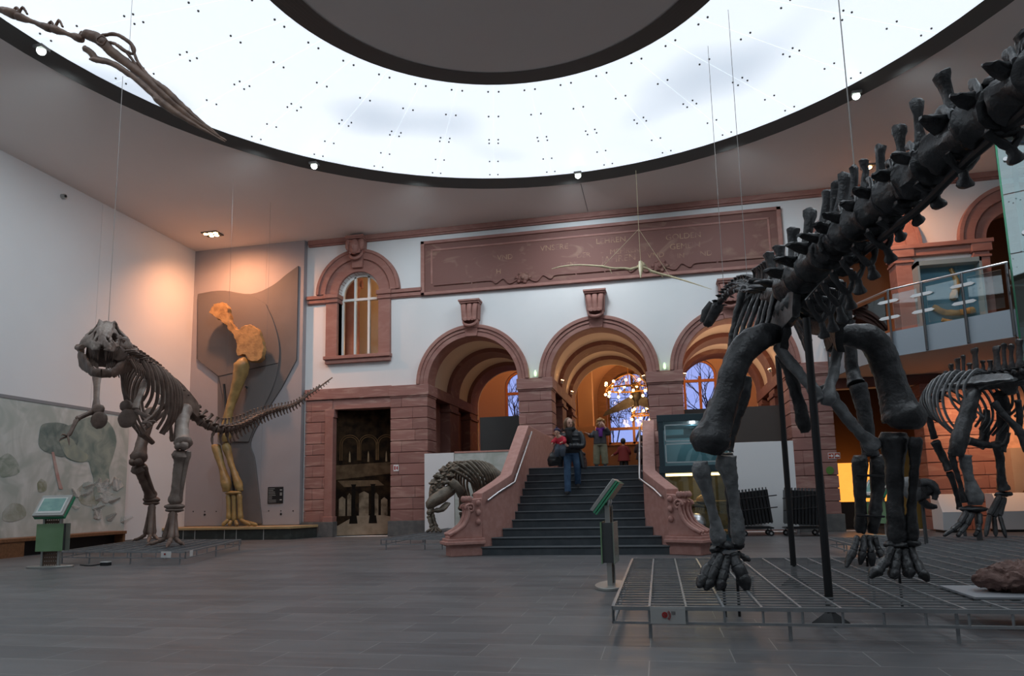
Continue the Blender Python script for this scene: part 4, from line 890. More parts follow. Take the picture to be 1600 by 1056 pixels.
nt_ = thing('notice_sheet', (at(1369, 490, 19.2).x, 19.2, 4.6), 'pale green notice sheet standing on the balcony', 'notice')
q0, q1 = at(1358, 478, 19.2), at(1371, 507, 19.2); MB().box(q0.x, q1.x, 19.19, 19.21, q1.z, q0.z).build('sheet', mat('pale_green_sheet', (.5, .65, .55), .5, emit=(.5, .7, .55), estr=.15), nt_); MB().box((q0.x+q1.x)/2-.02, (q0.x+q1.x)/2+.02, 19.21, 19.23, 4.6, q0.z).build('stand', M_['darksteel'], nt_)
# wall case with a fossil on blue
wc = thing('wall_display_case', (7.75, 20.2, 4.9), 'glass wall case with fossil on bright blue back, behind the balcony glass', 'display case')
MB().box(7.1, 8.55, 20.28, 20.34, 4.95, 7.03).build('back_panel', mat('turquoise_back', (.075, .20, .28), .6, c2=(.11, .27, .35), scale=1.5), wc)
mb = MB()
for a, b, c, d in ((7.05, 8.6, 6.98, 7.1), (7.05, 8.6, 4.9, 4.96), (7.05, 7.1, 4.9, 7.1), (8.55, 8.6, 4.9, 7.1)): mb.box(a, b, 19.95, 20.36, c, d)
mb.build('case_frame', mat('case_edge_glass', (.25, .33, .35), .25), wc)
mb = MB().tube(spl([(7.4, 20.2, 5.9), (7.65, 20.18, 5.72), (8.0, 20.18, 5.68), (8.4, 20.2, 5.74)], 4), [(.08, .05)]*13, 8, ref=(0, 0, 1)).tube(spl([(7.6, 20.2, 5.52), (7.9, 20.18, 5.44), (8.4, 20.2, 5.48)], 4), [.05]*9, 8); mb.tube(spl([(7.95, 20.22, 6.9), (8.05, 20.2, 6.5), (8.0, 20.2, 6.3), (7.9, 20.2, 6.05)], 4), [.05, .05, .06, .07, .08, .09, .1, .1, .1, .1, .1, .08, .06], 8)
tag(mb.build('jaw_fossil', M_['bone_gold'], None, lump=(.02, 6)), 'long brown jaw fossil mounted inside the blue wall case', 'fossil')
# ================================================================= GLASS LIFT SHAFT
lf = thing('glass_lift', (8.6, 16.4, 0), 'tall greenish glass lift shaft at the far right', 'lift'); LG = glass('lift_glass', (.60, .80, .80), .02, .2)
LC = V((7.42, 16.0, 0)); LA = V((.91, -.415, 0)); LB = V((.42, .908, 0))
class LT_:
    def __matmul__(_, v): return LC+LA*v.x+LB*v.y+V((0, 0, v.z))
LT = LT_(); ZL = at(1553, 218, 16.0).z
for z0, z1 in ((.02, 2.2), (2.22, 4.1), (4.12, 5.9), (5.92, 7.2), (7.22, ZL)):
    MB().box(.0, 2.0, 0, .02, z0, z1, LT).build('glass_pane', LG, lf); MB().box(0, .02, .03, 1.9, z0, z1, LT).build('glass_pane', LG, lf)
for x, y in ((.55, .5), (1.8, .5), (.3, 1.7)): MB().box(x-.05, x+.05, y-.05, y+.05, 0, ZL, LT).build('steel_column', M_['kframe'], lf)
MB().box(-.02, 2.05, -.02, 1.95, ZL, ZL+.12, LT).build('top_frame', M_['ring'], lf)
for x, z in ((.14, ZL-.5), (.30, 6.3), (.32, 5.5), (.5, 4.6), (.5, 7.0)): MB().tube([LT @ V((x, -.05, z)), LT @ V((x, 0, z))], [.045, .045], 12).build('glass_fixing', M_['steel'], lf)
MB().box(-.01, .025, -.012, .0, 0, ZL, LT).build('glass_edge', M_['gedge'], lf)
MB().box(.5, 1.9, 1.2, 1.25, 0, ZL, LT).build('inner_wall', mat('teal_lift_wall', (.22, .36, .38), .5), lf)
# meteorite-like rock on a grey plate
t = thing('rock_plate', (2.8, 6.6, ZP), 'flat grey plate on the grid platform under the brown rock', 'plate'); MB().box(2.36, 3.4, 6.22, 6.95, ZP+.005, ZP+.02).build('plate', mat('matt_grey_plate', (.26, .27, .29), .5), t)
mb = MB().ell((2.86, 6.58, ZP+.125), (.34, .2, .115), n=40, h=24)
tag(mb.build('rock', mat('rough_brown_rock', (.10, .05, .04), .75, c2=(.22, .13, .11), scale=9, detail=9, bump=.8, bscale=24), None, lump=(.035, 9)), 'rough reddish brown rock lying at the lower right on the grid platform', 'rock')

t = thing('smoke_detector', (-14.95, 14.83, 9.15), 'small grey detector high on the left wall', 'detector'); MB().tube([(-15, 14.83, 9.19), (-14.9, 14.83, 9.19)], [.07, .06], 14).build('housing', M_['kframe'], t); MB().tube([(-14.9, 14.83, 9.19), (-14.88, 14.83, 9.19)], [.03, .03], 10).build('sensor', M_['black'], t)
# ================================================================= SKELETON TOOLS
def fr(f, up=(0, 0, 1)):
    f = V(f).normalized(); r = f.cross(V(up)).normalized(); return f, r, r.cross(f)
def resample(P, lens):
    """points along a polyline at successive distances."""
    P = [V(p) for p in P]; out = []; i = 0; cur = P[0]; out.append(cur)
    for L in lens:
        left = L
        while i < len(P)-1 and (P[i+1]-cur).length < left: left -= (P[i+1]-cur).length; cur = P[i+1]; i += 1
        if i >= len(P)-1: break
        cur = cur+(P[i+1]-cur).normalized()*left; out.append(cur)
    return out
def vertebra(parent, name, p, f, m, r, L, h=0, lean=0, sw=.6, tw=0, chev=0, tip=None, th=.22, lump=None, up=(0, 0, 1), knob=1.25, tq=.28):
    f, s, u = fr(f, up); p = V(p); mb = MB()
    mb.tube([p-f*L*.52, p-f*L*.46, p-f*L*.25, p, p+f*L*.25, p+f*L*.46, p+f*L*.52], [r*.8, r, r*.82, r*.74, r*.82, r, r*.8], 12)
    top = p+u*r*.7
    if h or tip is not None:
        e = V(tip) if tip is not None else p+u*(r+h)-f*lean
        d = (e-top); b = L*sw*.5
        mb.tube([top, top+d*.3, top+d*.75, top+d*.95, e], [(r*.55, b*1.1), (r*th*1.2, b*.8), (r*th, b*.72), (r*th*knob*1.3, b*.85*knob), (r*th*.7, b*.5)], 8, ref=s)
        for k in (-1, 1):                                             # articular processes
            mb.tube([top+u*r*.2, top+u*r*.45+s*k*r*.28+f*L*.42], [r*.22, r*.13], 6); mb.tube([top+u*r*.45, top+u*r*.35+s*k*r*.2-f*L*.42], [r*.2, r*.12], 6)
    if tw:
        for k in (-1, 1): mb.tube([p+u*r*.5+s*k*r*.5, p+u*r*.75+s*k*(r+tw*.6)-f*L*.1, p+u*r*.7+s*k*(r+tw)-f*L*.2], [(r*.17, L*tq), (r*.12, L*tq*.8), (r*.06, L*tq*.4)], 6, ref=u)
    if chev:
        q = p-f*L*.45-u*r*.8
        for k in (-1, 1): mb.tube([q+s*k*r*.5, q-u*chev*.45+s*k*r*.12], [r*.16, r*.14], 6)
        mb.tube([q-u*chev*.35, q-u*chev*.7-f*chev*.1, q-u*chev-f*chev*.25], [(r*.16, L*.14), (r*.13, L*.22), (r*.08, L*.12)], 6, ref=s)
    return mb.build(name, m, parent, lump=lump or (r*.09, 1.6/max(r, .03)*.35))
def rib(parent, p, f, side, w, h, m, q, back=.2, up=(0, 0, 1), tuck=.55, rise=.12, name='rib'):
    f, s, u = fr(f, up); p = V(p); S = s*side
    c = [p+S*.03, p+S*w*.45+u*rise*h*.5-f*back*.1, p+S*w*.88-u*h*.16-f*back*.3, p+S*w-u*h*.45-f*back*.6, p+S*w*.88-u*h*.75-f*back*.9, p+S*w*tuck-u*h-f*back]
    c = spl([tuple(v) for v in c], 4); n = len(c)
    return MB().tube(c, [(q*(1.1-.5*i/n), q*(1.5-.5*i/n)) for i in range(n)], 8, ref=f).build(name, m, parent)
def part(parent, name, mb, m, **k): return mb.build(name, m, parent, **k)
def toes(parent, m, ank, tips, r, meta='metatarsal', phal='toe', knee=.3, seg=3, claw=True, lift=.1):
    for t in tips:
        a, t = V(ank), V(t); k = a.lerp(t, knee); k.z = lerp(a.z, t.z, .84); d = (t-k)
        o = MB().bone(a+(t-a)*.03, k, r, 1.35, 1.35).build(meta, m, parent)
        p = k
        for j in range(seg):
            e = k+d*((j+1)/seg); e.z = lerp(k.z, t.z, ((j+1)/seg)**.8); q = r*(.95-.16*j)
            if claw and j == seg-1: mb = MB().tube([p, p.lerp(e, .5)+V((0, 0, q*.5)), e], [q*1.05, q*.8, q*.15], 8)
            else: mb = MB().bone(p, e, q*.8, 1.35, 1.3, m=7)
            mb.build(phal, m, o if False else parent); p = e
# ================================================================= STRIDING BROWN SKELETON (left)
bb, bp = M_['bone_brown'], M_['bone_lit']
TX = thing('dinosaur_skeleton', (-10.5, 13.6, ZP), 'brown skeleton of a big two-legged meat eater with open toothed jaws, striding before the mural', 'skeleton')
spine = [at(*p) for p in ((186, 554, 11.0), (198, 560, 11.4), (209, 565, 11.8), (220, 571, 12.2), (233, 579, 12.7), (248, 589, 13.3), (262, 602, 13.9), (276, 617, 14.4), (290, 635, 14.8), (301, 648, 15.0), (323, 664, 15.3), (349, 671, 15.65), (376, 663, 16.3), (402, 650, 17.0), (429, 641, 17.7), (460, 632, 18.5), (482, 616, 19.0), (497, 606, 19.3), (519, 590, 19.75))]
sp = [V(q) for q in spl([tuple(p) for p in spine], 8)]
lens = [.15]*7+[.21]*14+[.2]*5+[.17-.0018*i for i in range(60)]
vs = resample(sp, lens); NV = len(vs); vs_tx = list(vs)
for i, p in enumerate(vs):
    f = vs[max(i-1, 0)]-vs[min(i+1, NV-1)]; tl = max(0, (i-24)/(NV-24)); L = (vs[min(i+1, NV-1)]-vs[max(i-1, 0)]).length/2*.92
    if i < 7: vertebra(TX, 'neck_vertebra', p, f, bb, .115, L, .2, .03, .7, .16)
    elif i < 22: vertebra(TX, 'back_vertebra', p, f, bb, .10, L, .20, .02, .75, .13)
    else: vertebra(TX, 'tail_vertebra', p, f, bb, lerp(.12, .02, tl**.8), L, lerp(.2, .0, tl) if tl < .85 else 0, .05, .5, lerp(.17, 0, tl*1.4) if tl < .7 else 0, lerp(.36, .03, tl**.6) if .03 < tl < .93 else 0)
for k, i in enumerate(range(6, 16)):
    t = k/9; f = vs[i-1]-vs[i+1]
    for q in (-1, 1): rib(TX, vs[i], f, q, lerp(.24, .42, min(1, t*2)), lerp(.75, 1.3, min(1, t*2)) if t < .7 else lerp(1.3, .95, (t-.7)/.3), bb, .03, .22, tuck=.5)
for i in range(1, 6):
    f, sx, ux = fr(vs[i-1]-vs[i+1])
    for q in (-1, 1): part(TX, 'neck_rib', MB().tube([vs[i]+sx*q*.14-ux*.06, vs[i]+sx*q*.2-ux*.2-f*.12, vs[i]+sx*q*.2-ux*.34-f*.26], [.032, .026, .008], 7), bb)
# pelvis
hip = at(271, 626, 14.4); fH, sH, uH = fr(vs[20]-vs[25])
for s in (-1, 1):
    il = [(-.62, .02), (-.5, .26), (-.1, .34), (.35, .33), (.62, .22), (.6, .02), (.4, -.06), (.22, .0), (.16, -.22), (.02, -.14), (-.12, -.22), (-.2, -.02)]
    part(TX, 'ilium', MB().prism(spl(il+[il[0]], 2), lambda a, b, d, s=s: tuple(hip+fH*a+uH*b+sH*s*(.17+d)), .05), bp if s > 0 else bb, bevel=.012, lump=(.012, 5))
    part(TX, 'pubis', MB().tube(spl([tuple(hip+sH*s*.2-uH*.1), tuple(hip+sH*s*.13+fH*.12-uH*.6), tuple(hip+sH*s*.06+fH*.2-uH*1.05)], 4), [(.075, .05)]*3+[(.05, .04)]*6, 8), bb)
    part(TX, 'ischium', MB().bone(hip+sH*s*.16-uH*.12-fH*.1, hip+sH*s*.04-uH*.75-fH*.6, .04), bb)
part(TX, 'pubic_boot', MB().ell(hip+fH*.15-uH*1.12, (.1, .1, .1)).tube([hip+fH*.45-uH*1.1, hip+fH*.1-uH*1.13, hip-fH*.2-uH*1.12], [(.06, .07), (.07, .1), (.05, .06)], 10), bb)
def leg(root, m, hipP, knee, ank, tips, rf, rt, fib=.1, hd=V((0, 0, 0))):
    hipP, knee, ank = V(hipP), V(knee), V(ank); sd = (knee-hipP).cross(V((0, 1, 0))).normalized()
    part(root, 'femur', MB().bone(hipP, knee, rf, 1.45, 1.65, 12, bend=V((0, -.05, 0)), m=14).ell(knee+V((.07, -.06, 0)), .09).ell(knee+V((-.07, -.06, 0)), .09), m, lump=(.014, 5))
    a = knee-(knee-ank).normalized()*.1
    part(root, 'tibia', MB().bone(a+V((-.03, 0, 0)), ank, rt, 1.9, 1.55, 12, m=14), m, lump=(.012, 6))
    part(root, 'fibula', MB().bone(a+V((fib, .02, 0)), ank+V((fib*.7, 0, .03)), rt*.42, 1.8, 1.5, 8), m)
    part(root, 'ankle_bone', MB().ell(ank-V((0, 0, .04)), (rt*1.9, rt*1.5, .07)).ell(ank-V((0, 0, .12)), (rt*1.75, rt*1.4, .05)), m, lump=(.012, 8))
leg(TX, bp, at(289, 636, 14.1), at(286, 697, 13.4), at(273, 788, 13.6), None, .135, .115, .14)
leg(TX, bb, at(239, 640, 14.8), at(215, 722, 14.0), at(237, 778, 14.7), None, .13, .11, .12)
toes(TX, bb, at(271, 798, 13.55), [atz(228, 852, ZP+.03), atz(260, 855.5, ZP+.03), atz(288, 852, ZP+.03)], .062)
toes(TX, bb, at(238, 786, 14.65), [atz(207, 845.5, ZP+.03), atz(231, 848, ZP+.03), atz(250, 845.5, ZP+.03)], .058)
# shoulder girdles and arms
for s, sc0, sc1, cz, cr in ((1, (234, 582, 12.9), (209, 640, 11.9), [(197, 634), (199, 654)], (.15, .22)), (-1, (152, 585, 12.4), (150, 640, 11.9), [(153, 640), (155, 656)], (.14, .2))):
    a, b = at(*sc0), at(*sc1)
    part(TX, 'shoulder_blade', MB().tube([a, a.lerp(b, .3), a.lerp(b, .7), b], [(.115, .035), (.075, .035), (.06, .04), (.10, .045)], 10, ref=(1, 0, 0)), bp if s > 0 else bb)
    part(TX, 'coracoid', MB().ell(at(*cz[0], 11.85), (cr[0], .05, cr[0]*.8)).ell(at(*cz[1], 11.8), (cr[1], .05, cr[1]*.85)), bb, lump=(.012, 6))
def arm(root, m, pts, r, fingers):
    P = [at(*p) for p in pts]
    part(root, 'humerus', MB().bone(P[0], P[1], r, 1.6, 1.5), m); part(root, 'radius', MB().bone(P[1], P[2], r*.6, 1.5, 1.5), m); part(root, 'ulna', MB().bone(P[1]+V((.03, .03, .03)), P[2]+V((.02, .02, .02)), r*.5, 1.5, 1.4), m)
    for t in fingers:
        T_ = at(*t); k = P[2].lerp(T_, .5)+V((0, 0, .03)); part(root, 'finger', MB().bone(P[2], k, r*.4, 1.4, 1.4).tube([k, k.lerp(T_, .6)+V((0, 0, .02)), T_], [r*.45, r*.35, .004], 7), m)
arm(TX, bb, [(145, 643, 11.85), (119, 655, 11.6), (106, 682, 11.4)], .045, [(92, 690, 11.3), (95, 681, 11.25), (108, 696, 11.3)])
arm(TX, bb, [(212, 642, 11.85), (233, 652, 11.6), (223, 661, 11.45)], .042, [(246, 660, 11.3), (238, 664, 11.3)])
# skull: built around its own axis, jaws open towards the hall
O = at(169, 532, 11.35); fS = (V((.4, -2.5, .55))-O); fS = V((fS.x, fS.y, -3.9)).normalized(); fS, sS, uS = fr(fS)
def K(t, w, z): return O+fS*t+sS*w+uS*z
import bmesh
def interp(x, tab):
    for (x0, y0), (x1, y1) in zip(tab, tab[1:]):
        if x <= x1: return lerp(y0, y1, max(0, (x-x0)/(x1-x0)))
    return tab[-1][1]
WT = ((0, .42), (.15, .45), (.3, .45), (.42, .38), (.55, .27), (.8, .20), (1.05, .165), (1.2, .13), (1.27, .05)); TT_ = ((0, .30), (.12, .27), (.3, .35), (.45, .37), (.6, .30), (.9, .20), (1.1, .12), (1.22, .02), (1.27, -.06)); BT = ((0, -.10), (.1, -.19), (.3, -.19), (.5, -.14), (.8, -.17), (1.1, -.18), (1.27, -.15))
HOLES = ((.64, .92, .46, .78), (.36, .49, .40, .74), (.08, .26, .52, .86), (1.06, 1.17, .34, .66), (.0, .17, .10, .36), (.97, 1.02, .6, .76))
NT, NS = 52, 60; mb = MB(); gr = []
for i in range(NT+1):
    t = 1.27*i/NT; row = []
    for j in range(NS+1):
        v = 2*j/NS-1; w = interp(t, WT); zt = interp(t, TT_); zb = interp(t, BT); av_ = abs(v)
        x = math.copysign(abs(math.sin(v*PI/2))**1.25, v)*w*(1-.25*max(0, .5-abs(av_-.45))*2*(t < .6)); z = zb+(zt-zb)*max(0, math.cos(v*PI/2))**.85+.03*math.exp(-((av_-.33)/.1)**2)*(.3 < t < 1.0)+.06*math.exp(-((av_-.36)/.1)**2-((t-.43)/.09)**2)
        row.append(len(mb.v)); mb.v.append(K(t, x, z))
    gr.append(row)
for i in range(NT):
    for j in range(NS):
        t = 1.27*(i+.5)/NT; av_ = abs(2*(j+.5)/NS-1)
        if any(((t-(h[0]+h[1])/2)/(h[1]-h[0])*2)**2+((av_-(h[2]+h[3])/2)/(h[3]-h[2])*2)**2 < 1 for h in HOLES): continue
        mb.f.append((gr[i][j], gr[i][j+1], gr[i+1][j+1], gr[i+1][j]))
sk = part(TX, 'skull', mb, bp, lump=(.018, 7), smooth=60)
md = sk.modifiers.new('shell', 'SOLIDIFY'); md.thickness = .04; md.offset = -1
part(sk, 'braincase', MB().ell(K(.12, 0, .08), (.2, .2, .2)).tube([K(.1, 0, -.06), K(.5, 0, -.06), K(1.1, 0, -.1)], [(.36, .03), (.26, .03), (.1, .03)], 12, ref=sS).tube([K(.0, 0, -.15), K(-.1, 0, -.5)], [(.36, .05), (.3, .05)], 10, ref=sS), bb, lump=(.015, 7))
for s in (-1, 1): part(sk, 'cheek_bone', MB().tube(spl([K(.5, s*.36, -.14), K(.25, s*.455, -.17), K(.05, s*.46, -.16), (K(-.02, s*.44, -.22))], 4), [(.045, .05)]*5+[(.06, .06)]*8, 9), bb, lump=(.015, 8))
mb = MB()
for s in (-1, 1): mb.tube(spl([K(.0, s*.43, -.2), K(.22, s*.42, -.37), K(.5, s*.30, -.44), K(.8, s*.19, -.53), K(1.0, s*.1, -.57), K(1.05, 0, -.575)], 4), [(.12, .05)]*3+[(.19, .045)]*6+[(.14, .045)]*4+[(.085, .05)]*8, 9, ref=uS)
jw = part(sk, 'lower_jaw', mb, bb, lump=(.014, 6))
for s in (-1, 1):
    for k in range(9):
        t = 1.17-k*.085; w = lerp(.06, .26, (k/8)**.8); part(sk, 'tooth', MB().tube([K(t, s*w, -.15), K(t-.01, s*w, -.22), K(t-.04, s*w, -.31 if k % 3 else -.35)], [.024, .02, .003], 7), M_['bone_brown'])
    for k in range(7):
        t = 1.0-k*.08; w = lerp(.07, .22, k/6); part(sk, 'tooth', MB().tube([K(t, s*w, -.5+.012*k), K(t-.02, s*w, -.40+.012*k)], [.02, .003], 7), M_['bone_brown'])
# support cable to the ceiling ring
hp = K(.1, 0, .3); tp_ = V((hp.x, hp.y, 9.62)); tag(MB().rod(hp, tp_, .006, 5).build('suspension_cable', M_['cable']), 'thin steel cable from the ceiling ring down to the open-jawed brown skull', 'cable')

# ================================================================= BIG BLACK LONG-TAILED SKELETON (right)
bk, bg = M_['bone_black'], M_['bone_grey']
DP = thing('dinosaur_skeleton', (1.6, 8.2, ZP), 'huge black long-tailed skeleton seen from behind, tail rising over the grid platform', 'skeleton')
AN = [(1650, 96, 3.1), (1605, 134, 3.33), (1560, 172, 3.57), (1506, 210, 3.87), (1450, 262, 4.25), (1406, 298, 4.59), (1370, 327, 4.9), (1339, 352, 5.2), (1311, 377, 5.53), (1283, 404, 5.9), (1258, 427, 6.3), (1238, 446, 6.7), (1222, 458, 7.2), (1210, 463, 7.8), (1200, 464, 8.4), (1191, 462, 9.1), (1182, 458, 9.8), (1173, 452, 10.5), (1162, 448, 11.2), (1149, 450, 11.9), (1137, 458, 12.6), (1127, 469, 13.1), (1119, 480, 13.4)]
DPP = [V(q) for q in spl([tuple(atd(*a)) for a in AN], 8)]
def byx(x):
    best = min(range(len(DPP)-1), key=lambda i: abs(_px(DPP[i])[0]-x)); return best
def _px(P):
    d = P-EYEP; z = d.dot(FW); return (800+F_*d.dot(R2)/z, CY-F_*d.dot(U2)/z)
TIPS = [(1600, 52), (1528, 128), (1468, 113), (1433, 157), (1404, 195), (1375, 227), (1351, 249), (1335, 259), (1322, 270), (1311, 284), (1296, 298), (1267, 326), (1239, 356), (1217, 384), (1199, 394)]
xs = [1604, 1550, 1496, 1446, 1410, 1379, 1354, 1333, 1316, 1300, 1283, 1262, 1243, 1226, 1214]
idx = [byx(x) for x in xs]
for k, i in enumerate(idx):
    p = DPP[i]; f = DPP[min(i+3, len(DPP)-1)]-DPP[max(i-3, 0)]; n = DPP[idx[k+1]] if k+1 < len(idx) else DPP[min(i+6, len(DPP)-1)]; L = max((n-p).length, .26)
    T_ = at(*TIPS[k], p.y); r = (.135, .138, .14, .138, .138, .14, .14, .145, .15, .15, .16, .16, .16, .15, .15)[k]
    if k == 1: T_ = p.lerp(T_, .8)
    q = vertebra(DP, 'tail_vertebra' if k < 10 else 'hip_vertebra', p, f, bk, r, L*.96, tip=T_, sw=.25 if k > 1 else .4, tw=.06 if k < 9 else .12, tq=.2 if k < 9 else .25, th=.2 if k < 8 else .28, lump=(.016, 9), knob=1.12)
    fx, sx, ux = fr(f); mb = MB()                                      # saddle-shaped sides of the arch
    for s in (-1, 1): mb.tube(spl([p+ux*r*.5+sx*s*r*.75-fx*L*.35, p+ux*r*1.25+sx*s*r*.45, p+ux*r*1.45+sx*s*r*.3+fx*L*.3], 3), [(r*.2, r*.1)]*7, 7)
    mb.build('neural_arch', bk if k > 3 else bg, q, lump=(.01, 9))
CH = [((1566, 205), (1588, 246)), ((1502, 240), (1508, 286)), ((1452, 285), (1466, 318)), ((1418, 318), (1436, 345)), ((1392, 343), (1408, 370)), ((1372, 362), (1392, 405)), ((1350, 385), (1366, 432)), ((1332, 405), (1344, 455)), ((1316, 425), (1330, 480)), ((1302, 442), (1316, 500)), ((1290, 455), (1302, 515)), ((1278, 468), (1288, 525))]
for a, b in CH:
    i = byx(a[0]-2); d = (DPP[i]-EYEP).dot(FW); f, s_, u_ = fr(DPP[min(i+3, len(DPP)-1)]-DPP[max(i-3, 0)])
    A, B = atd(*a, d), atd(*b, d); mid = A.lerp(B, .62); w = .075
    mb = MB()
    for s in (-1, 1): mb.tube([A+s_*s*w, A.lerp(mid, .5)+s_*s*w*.75, mid], [.03, .018, .022], 7)
    mb.tube([A+s_*w, A-s_*w], [.025, .025], 6).tube([mid, mid.lerp(B, .5), B, B+f*.05], [.024, .026, (.05, .035), .01], 8)
    mb.build('chevron_bone', bk, DP, lump=(.006, 12))
pipe = [atd(x, y, d) for x, y, d in ((1612, 165, 3.3), (1545, 222, 3.65), (1500, 262, 3.92), (1440, 322, 4.35), (1395, 358, 4.7), (1340, 402, 5.25), (1290, 440, 5.85), (1262, 470, 6.1))]
part(DP, 'support_pipe', MB().tube(spl([tuple(p) for p in pipe], 4), .026, 8), M_['black'])
# trunk, neck and head beyond the hips
rest = DPP[idx[-1]:]; rv = resample(rest, [.26]*9+[.27]*16)
for i, p in enumerate(rv[1:], 1):
    f = rv[min(i+1, len(rv)-1)]-rv[i-1]; L = .25; nk = i > 9
    vertebra(DP, 'neck_vertebra' if nk else 'back_vertebra', p, f, bk, lerp(.13, .055, max(0, (i-7)/(len(rv)-7))), L*.95, lerp(.34, .05, i/len(rv)) if not nk else .1, .02, .45, .16 if not nk else .07, 0, th=.3)
    if nk and i % 2 == 0:
        fx, sx, ux = fr(f)
        for s in (-1, 1): part(DP, 'neck_rib', MB().tube([p+sx*s*.07-ux*.04, p+sx*s*.1-ux*.1-fx*.16], [.02, .006], 6), bk)
RB = (((1201, 436, 9.4), (1180, 446, 9.4), (1158, 480, 9.3), (1144, 520, 9.2), (1138, 556, 9.1)), ((1203, 436, 9.0), (1184, 447, 9.0), (1164, 482, 8.9), (1150, 520, 8.8), (1145, 553, 8.7)), ((1205, 437, 8.6), (1188, 449, 8.6), (1171, 484, 8.5), (1158, 522, 8.4), (1153, 548, 8.3)),
      ((1207, 438, 8.2), (1193, 452, 8.2), (1178, 490, 8.1), (1166, 525, 8.0), (1162, 540, 7.9)), ((1209, 440, 7.8), (1199, 456, 7.8), (1188, 490, 7.7), (1178, 520, 7.6), (1175, 532, 7.6)), ((1212, 442, 7.4), (1204, 460, 7.4), (1195, 490, 7.3), (1188, 515, 7.2)), ((1216, 446, 7.1), (1209, 466, 7.1), (1203, 492, 7.05), (1197, 512, 7.0)))
for q in RB:
    P = [atd(*p) for p in q]; c = min(rv, key=lambda v: (v-P[0]).length); i = rv.index(c); fx, sx, ux = fr(rv[min(i+1, len(rv)-1)]-rv[max(i-1, 0)])
    for s in (1, -1):
        Pm = [p if s > 0 else p-sx*2*((p-c).dot(sx)) for p in P]; n = (len(Pm)-1)*4+1
        part(DP, 'rib', MB().tube(spl([tuple(p) for p in Pm], 4), [(lerp(.036, .022, k/n), lerp(.045, .03, k/n)) for k in range(n)], 9), bk, lump=(.006, 9))
hd = rv[-1]; hf = (atd(1106, 506, 13.3)-hd).normalized(); hf, hs, hu = fr(hf, (.7, -.2, .6))
sk = part(DP, 'skull', MB().tube([hd, hd+hf*.12, hd+hf*.3, hd+hf*.46, hd+hf*.5], [(.09, .09), (.12, .12), (.1, .09), (.09, .06), (.05, .03)], 10), bk, lump=(.02, 9))
part(sk, 'lower_jaw', MB().tube([hd+hf*.05-hu*.12, hd+hf*.25-hu*.15, hd+hf*.45-hu*.1], [(.07, .03), (.08, .03), (.06, .02)], 8), bk)
# pelvis
hc = atd(1248, 470, 6.7); fD, sD, uD = fr(DPP[idx[-1]+4]-DPP[idx[9]])
hl, hr_ = atd(1207, 524, 6.85), atd(1320, 524, 6.75)
for s, hp_ in ((-1, hl), (1, hr_)):
    base = V((hp_.x, hp_.y, hp_.z)); o = base-sD*s*.10
    il = [(-.5, .1), (-.42, .42), (-.05, .62), (.35, .6), (.66, .42), (.7, .2), (.45, .06), (.28, .08), (.2, -.12), (.05, -.05), (-.1, -.16), (-.22, .04)]
    part(DP, 'ilium', MB().prism(spl(il+[il[0]], 2), lambda a, b, d, s=s, o=o: tuple(o+fD*a+uD*b+sD*s*(d-.03-.12*b)), .07), bk, bevel=.015, lump=(.025, 6))
    mb = MB()
    for k in range(4): mb.tube([hc+fD*(-.25+.2*k)+uD*.05, o+fD*(-.25+.2*k)+uD*.25], [(.09, .05), (.07, .05)], 7)
    part(DP, 'sacral_rib', mb, bk, lump=(.015, 8))
def poly_bone(root, name, pts, rads, m, n=12, lump=(.012, 7), **k):
    P = [tuple(atd(*p))+(r,) for p, r in zip(pts, rads)]; S = spl(P, 4)
    return MB().tube([q[:3] for q in S], [q[3] for q in S], n).build(name, m, root, lump=lump, **k)
poly_bone(DP, 'femur', [(1216, 522, 6.85), (1197, 524, 6.8), (1170, 538, 6.7), (1150, 568, 6.65), (1134, 622, 6.6), (1118, 668, 6.55), (1110, 690, 6.5), (1107, 707, 6.5)], [.085, .12, .135, .128, .125, .15, .185, .11], bk)
poly_bone(DP, 'femur', [(1308, 524, 6.8), (1326, 523, 6.8), (1356, 528, 6.8), (1376, 550, 6.8), (1391, 592, 6.8), (1404, 634, 6.75), (1413, 655, 6.7), (1414, 668, 6.7)], [.085, .11, .13, .135, .135, .165, .20, .12], bk)
poly_bone(DP, 'tibia', [(1136, 712, 6.5), (1136, 728, 6.5), (1143, 760, 6.5), (1149, 800, 6.5), (1153, 832, 6.5), (1152, 850, 6.5)], [.08, .092, .058, .054, .068, .05], bg, label='grey left shin bone')
poly_bone(DP, 'fibula', [(1094, 722, 6.45), (1096, 738, 6.45), (1106, 770, 6.45), (1116, 810, 6.45), (1122, 838, 6.45), (1122, 852, 6.45)], [.066, .08, .052, .05, .068, .045], bg, label='grey left outer shin bone')
poly_bone(DP, 'tibia', [(1396, 676, 6.75), (1396, 690, 6.75), (1397, 730, 6.75), (1399, 790, 6.75), (1402, 832, 6.75), (1402, 848, 6.75)], [.11, .13, .085, .075, .098, .07], bk)
poly_bone(DP, 'fibula', [(1430, 684, 6.6), (1430, 696, 6.6), (1428, 740, 6.65), (1425, 790, 6.7), (1424, 832, 6.7), (1424, 846, 6.7)], [.05, .055, .042, .042, .06, .04], bk)
for ps in (((1120, 858, 6.5), (1136, 852, 6.45), (1152, 852, 6.5)), ((1392, 850, 6.75), (1408, 852, 6.7), (1424, 848, 6.7))):
    mb = MB()
    for p in ps: mb.ell(atd(*p), (.07, .07, .04))
    part(DP, 'ankle_bone', mb, bk, lump=(.015, 9))
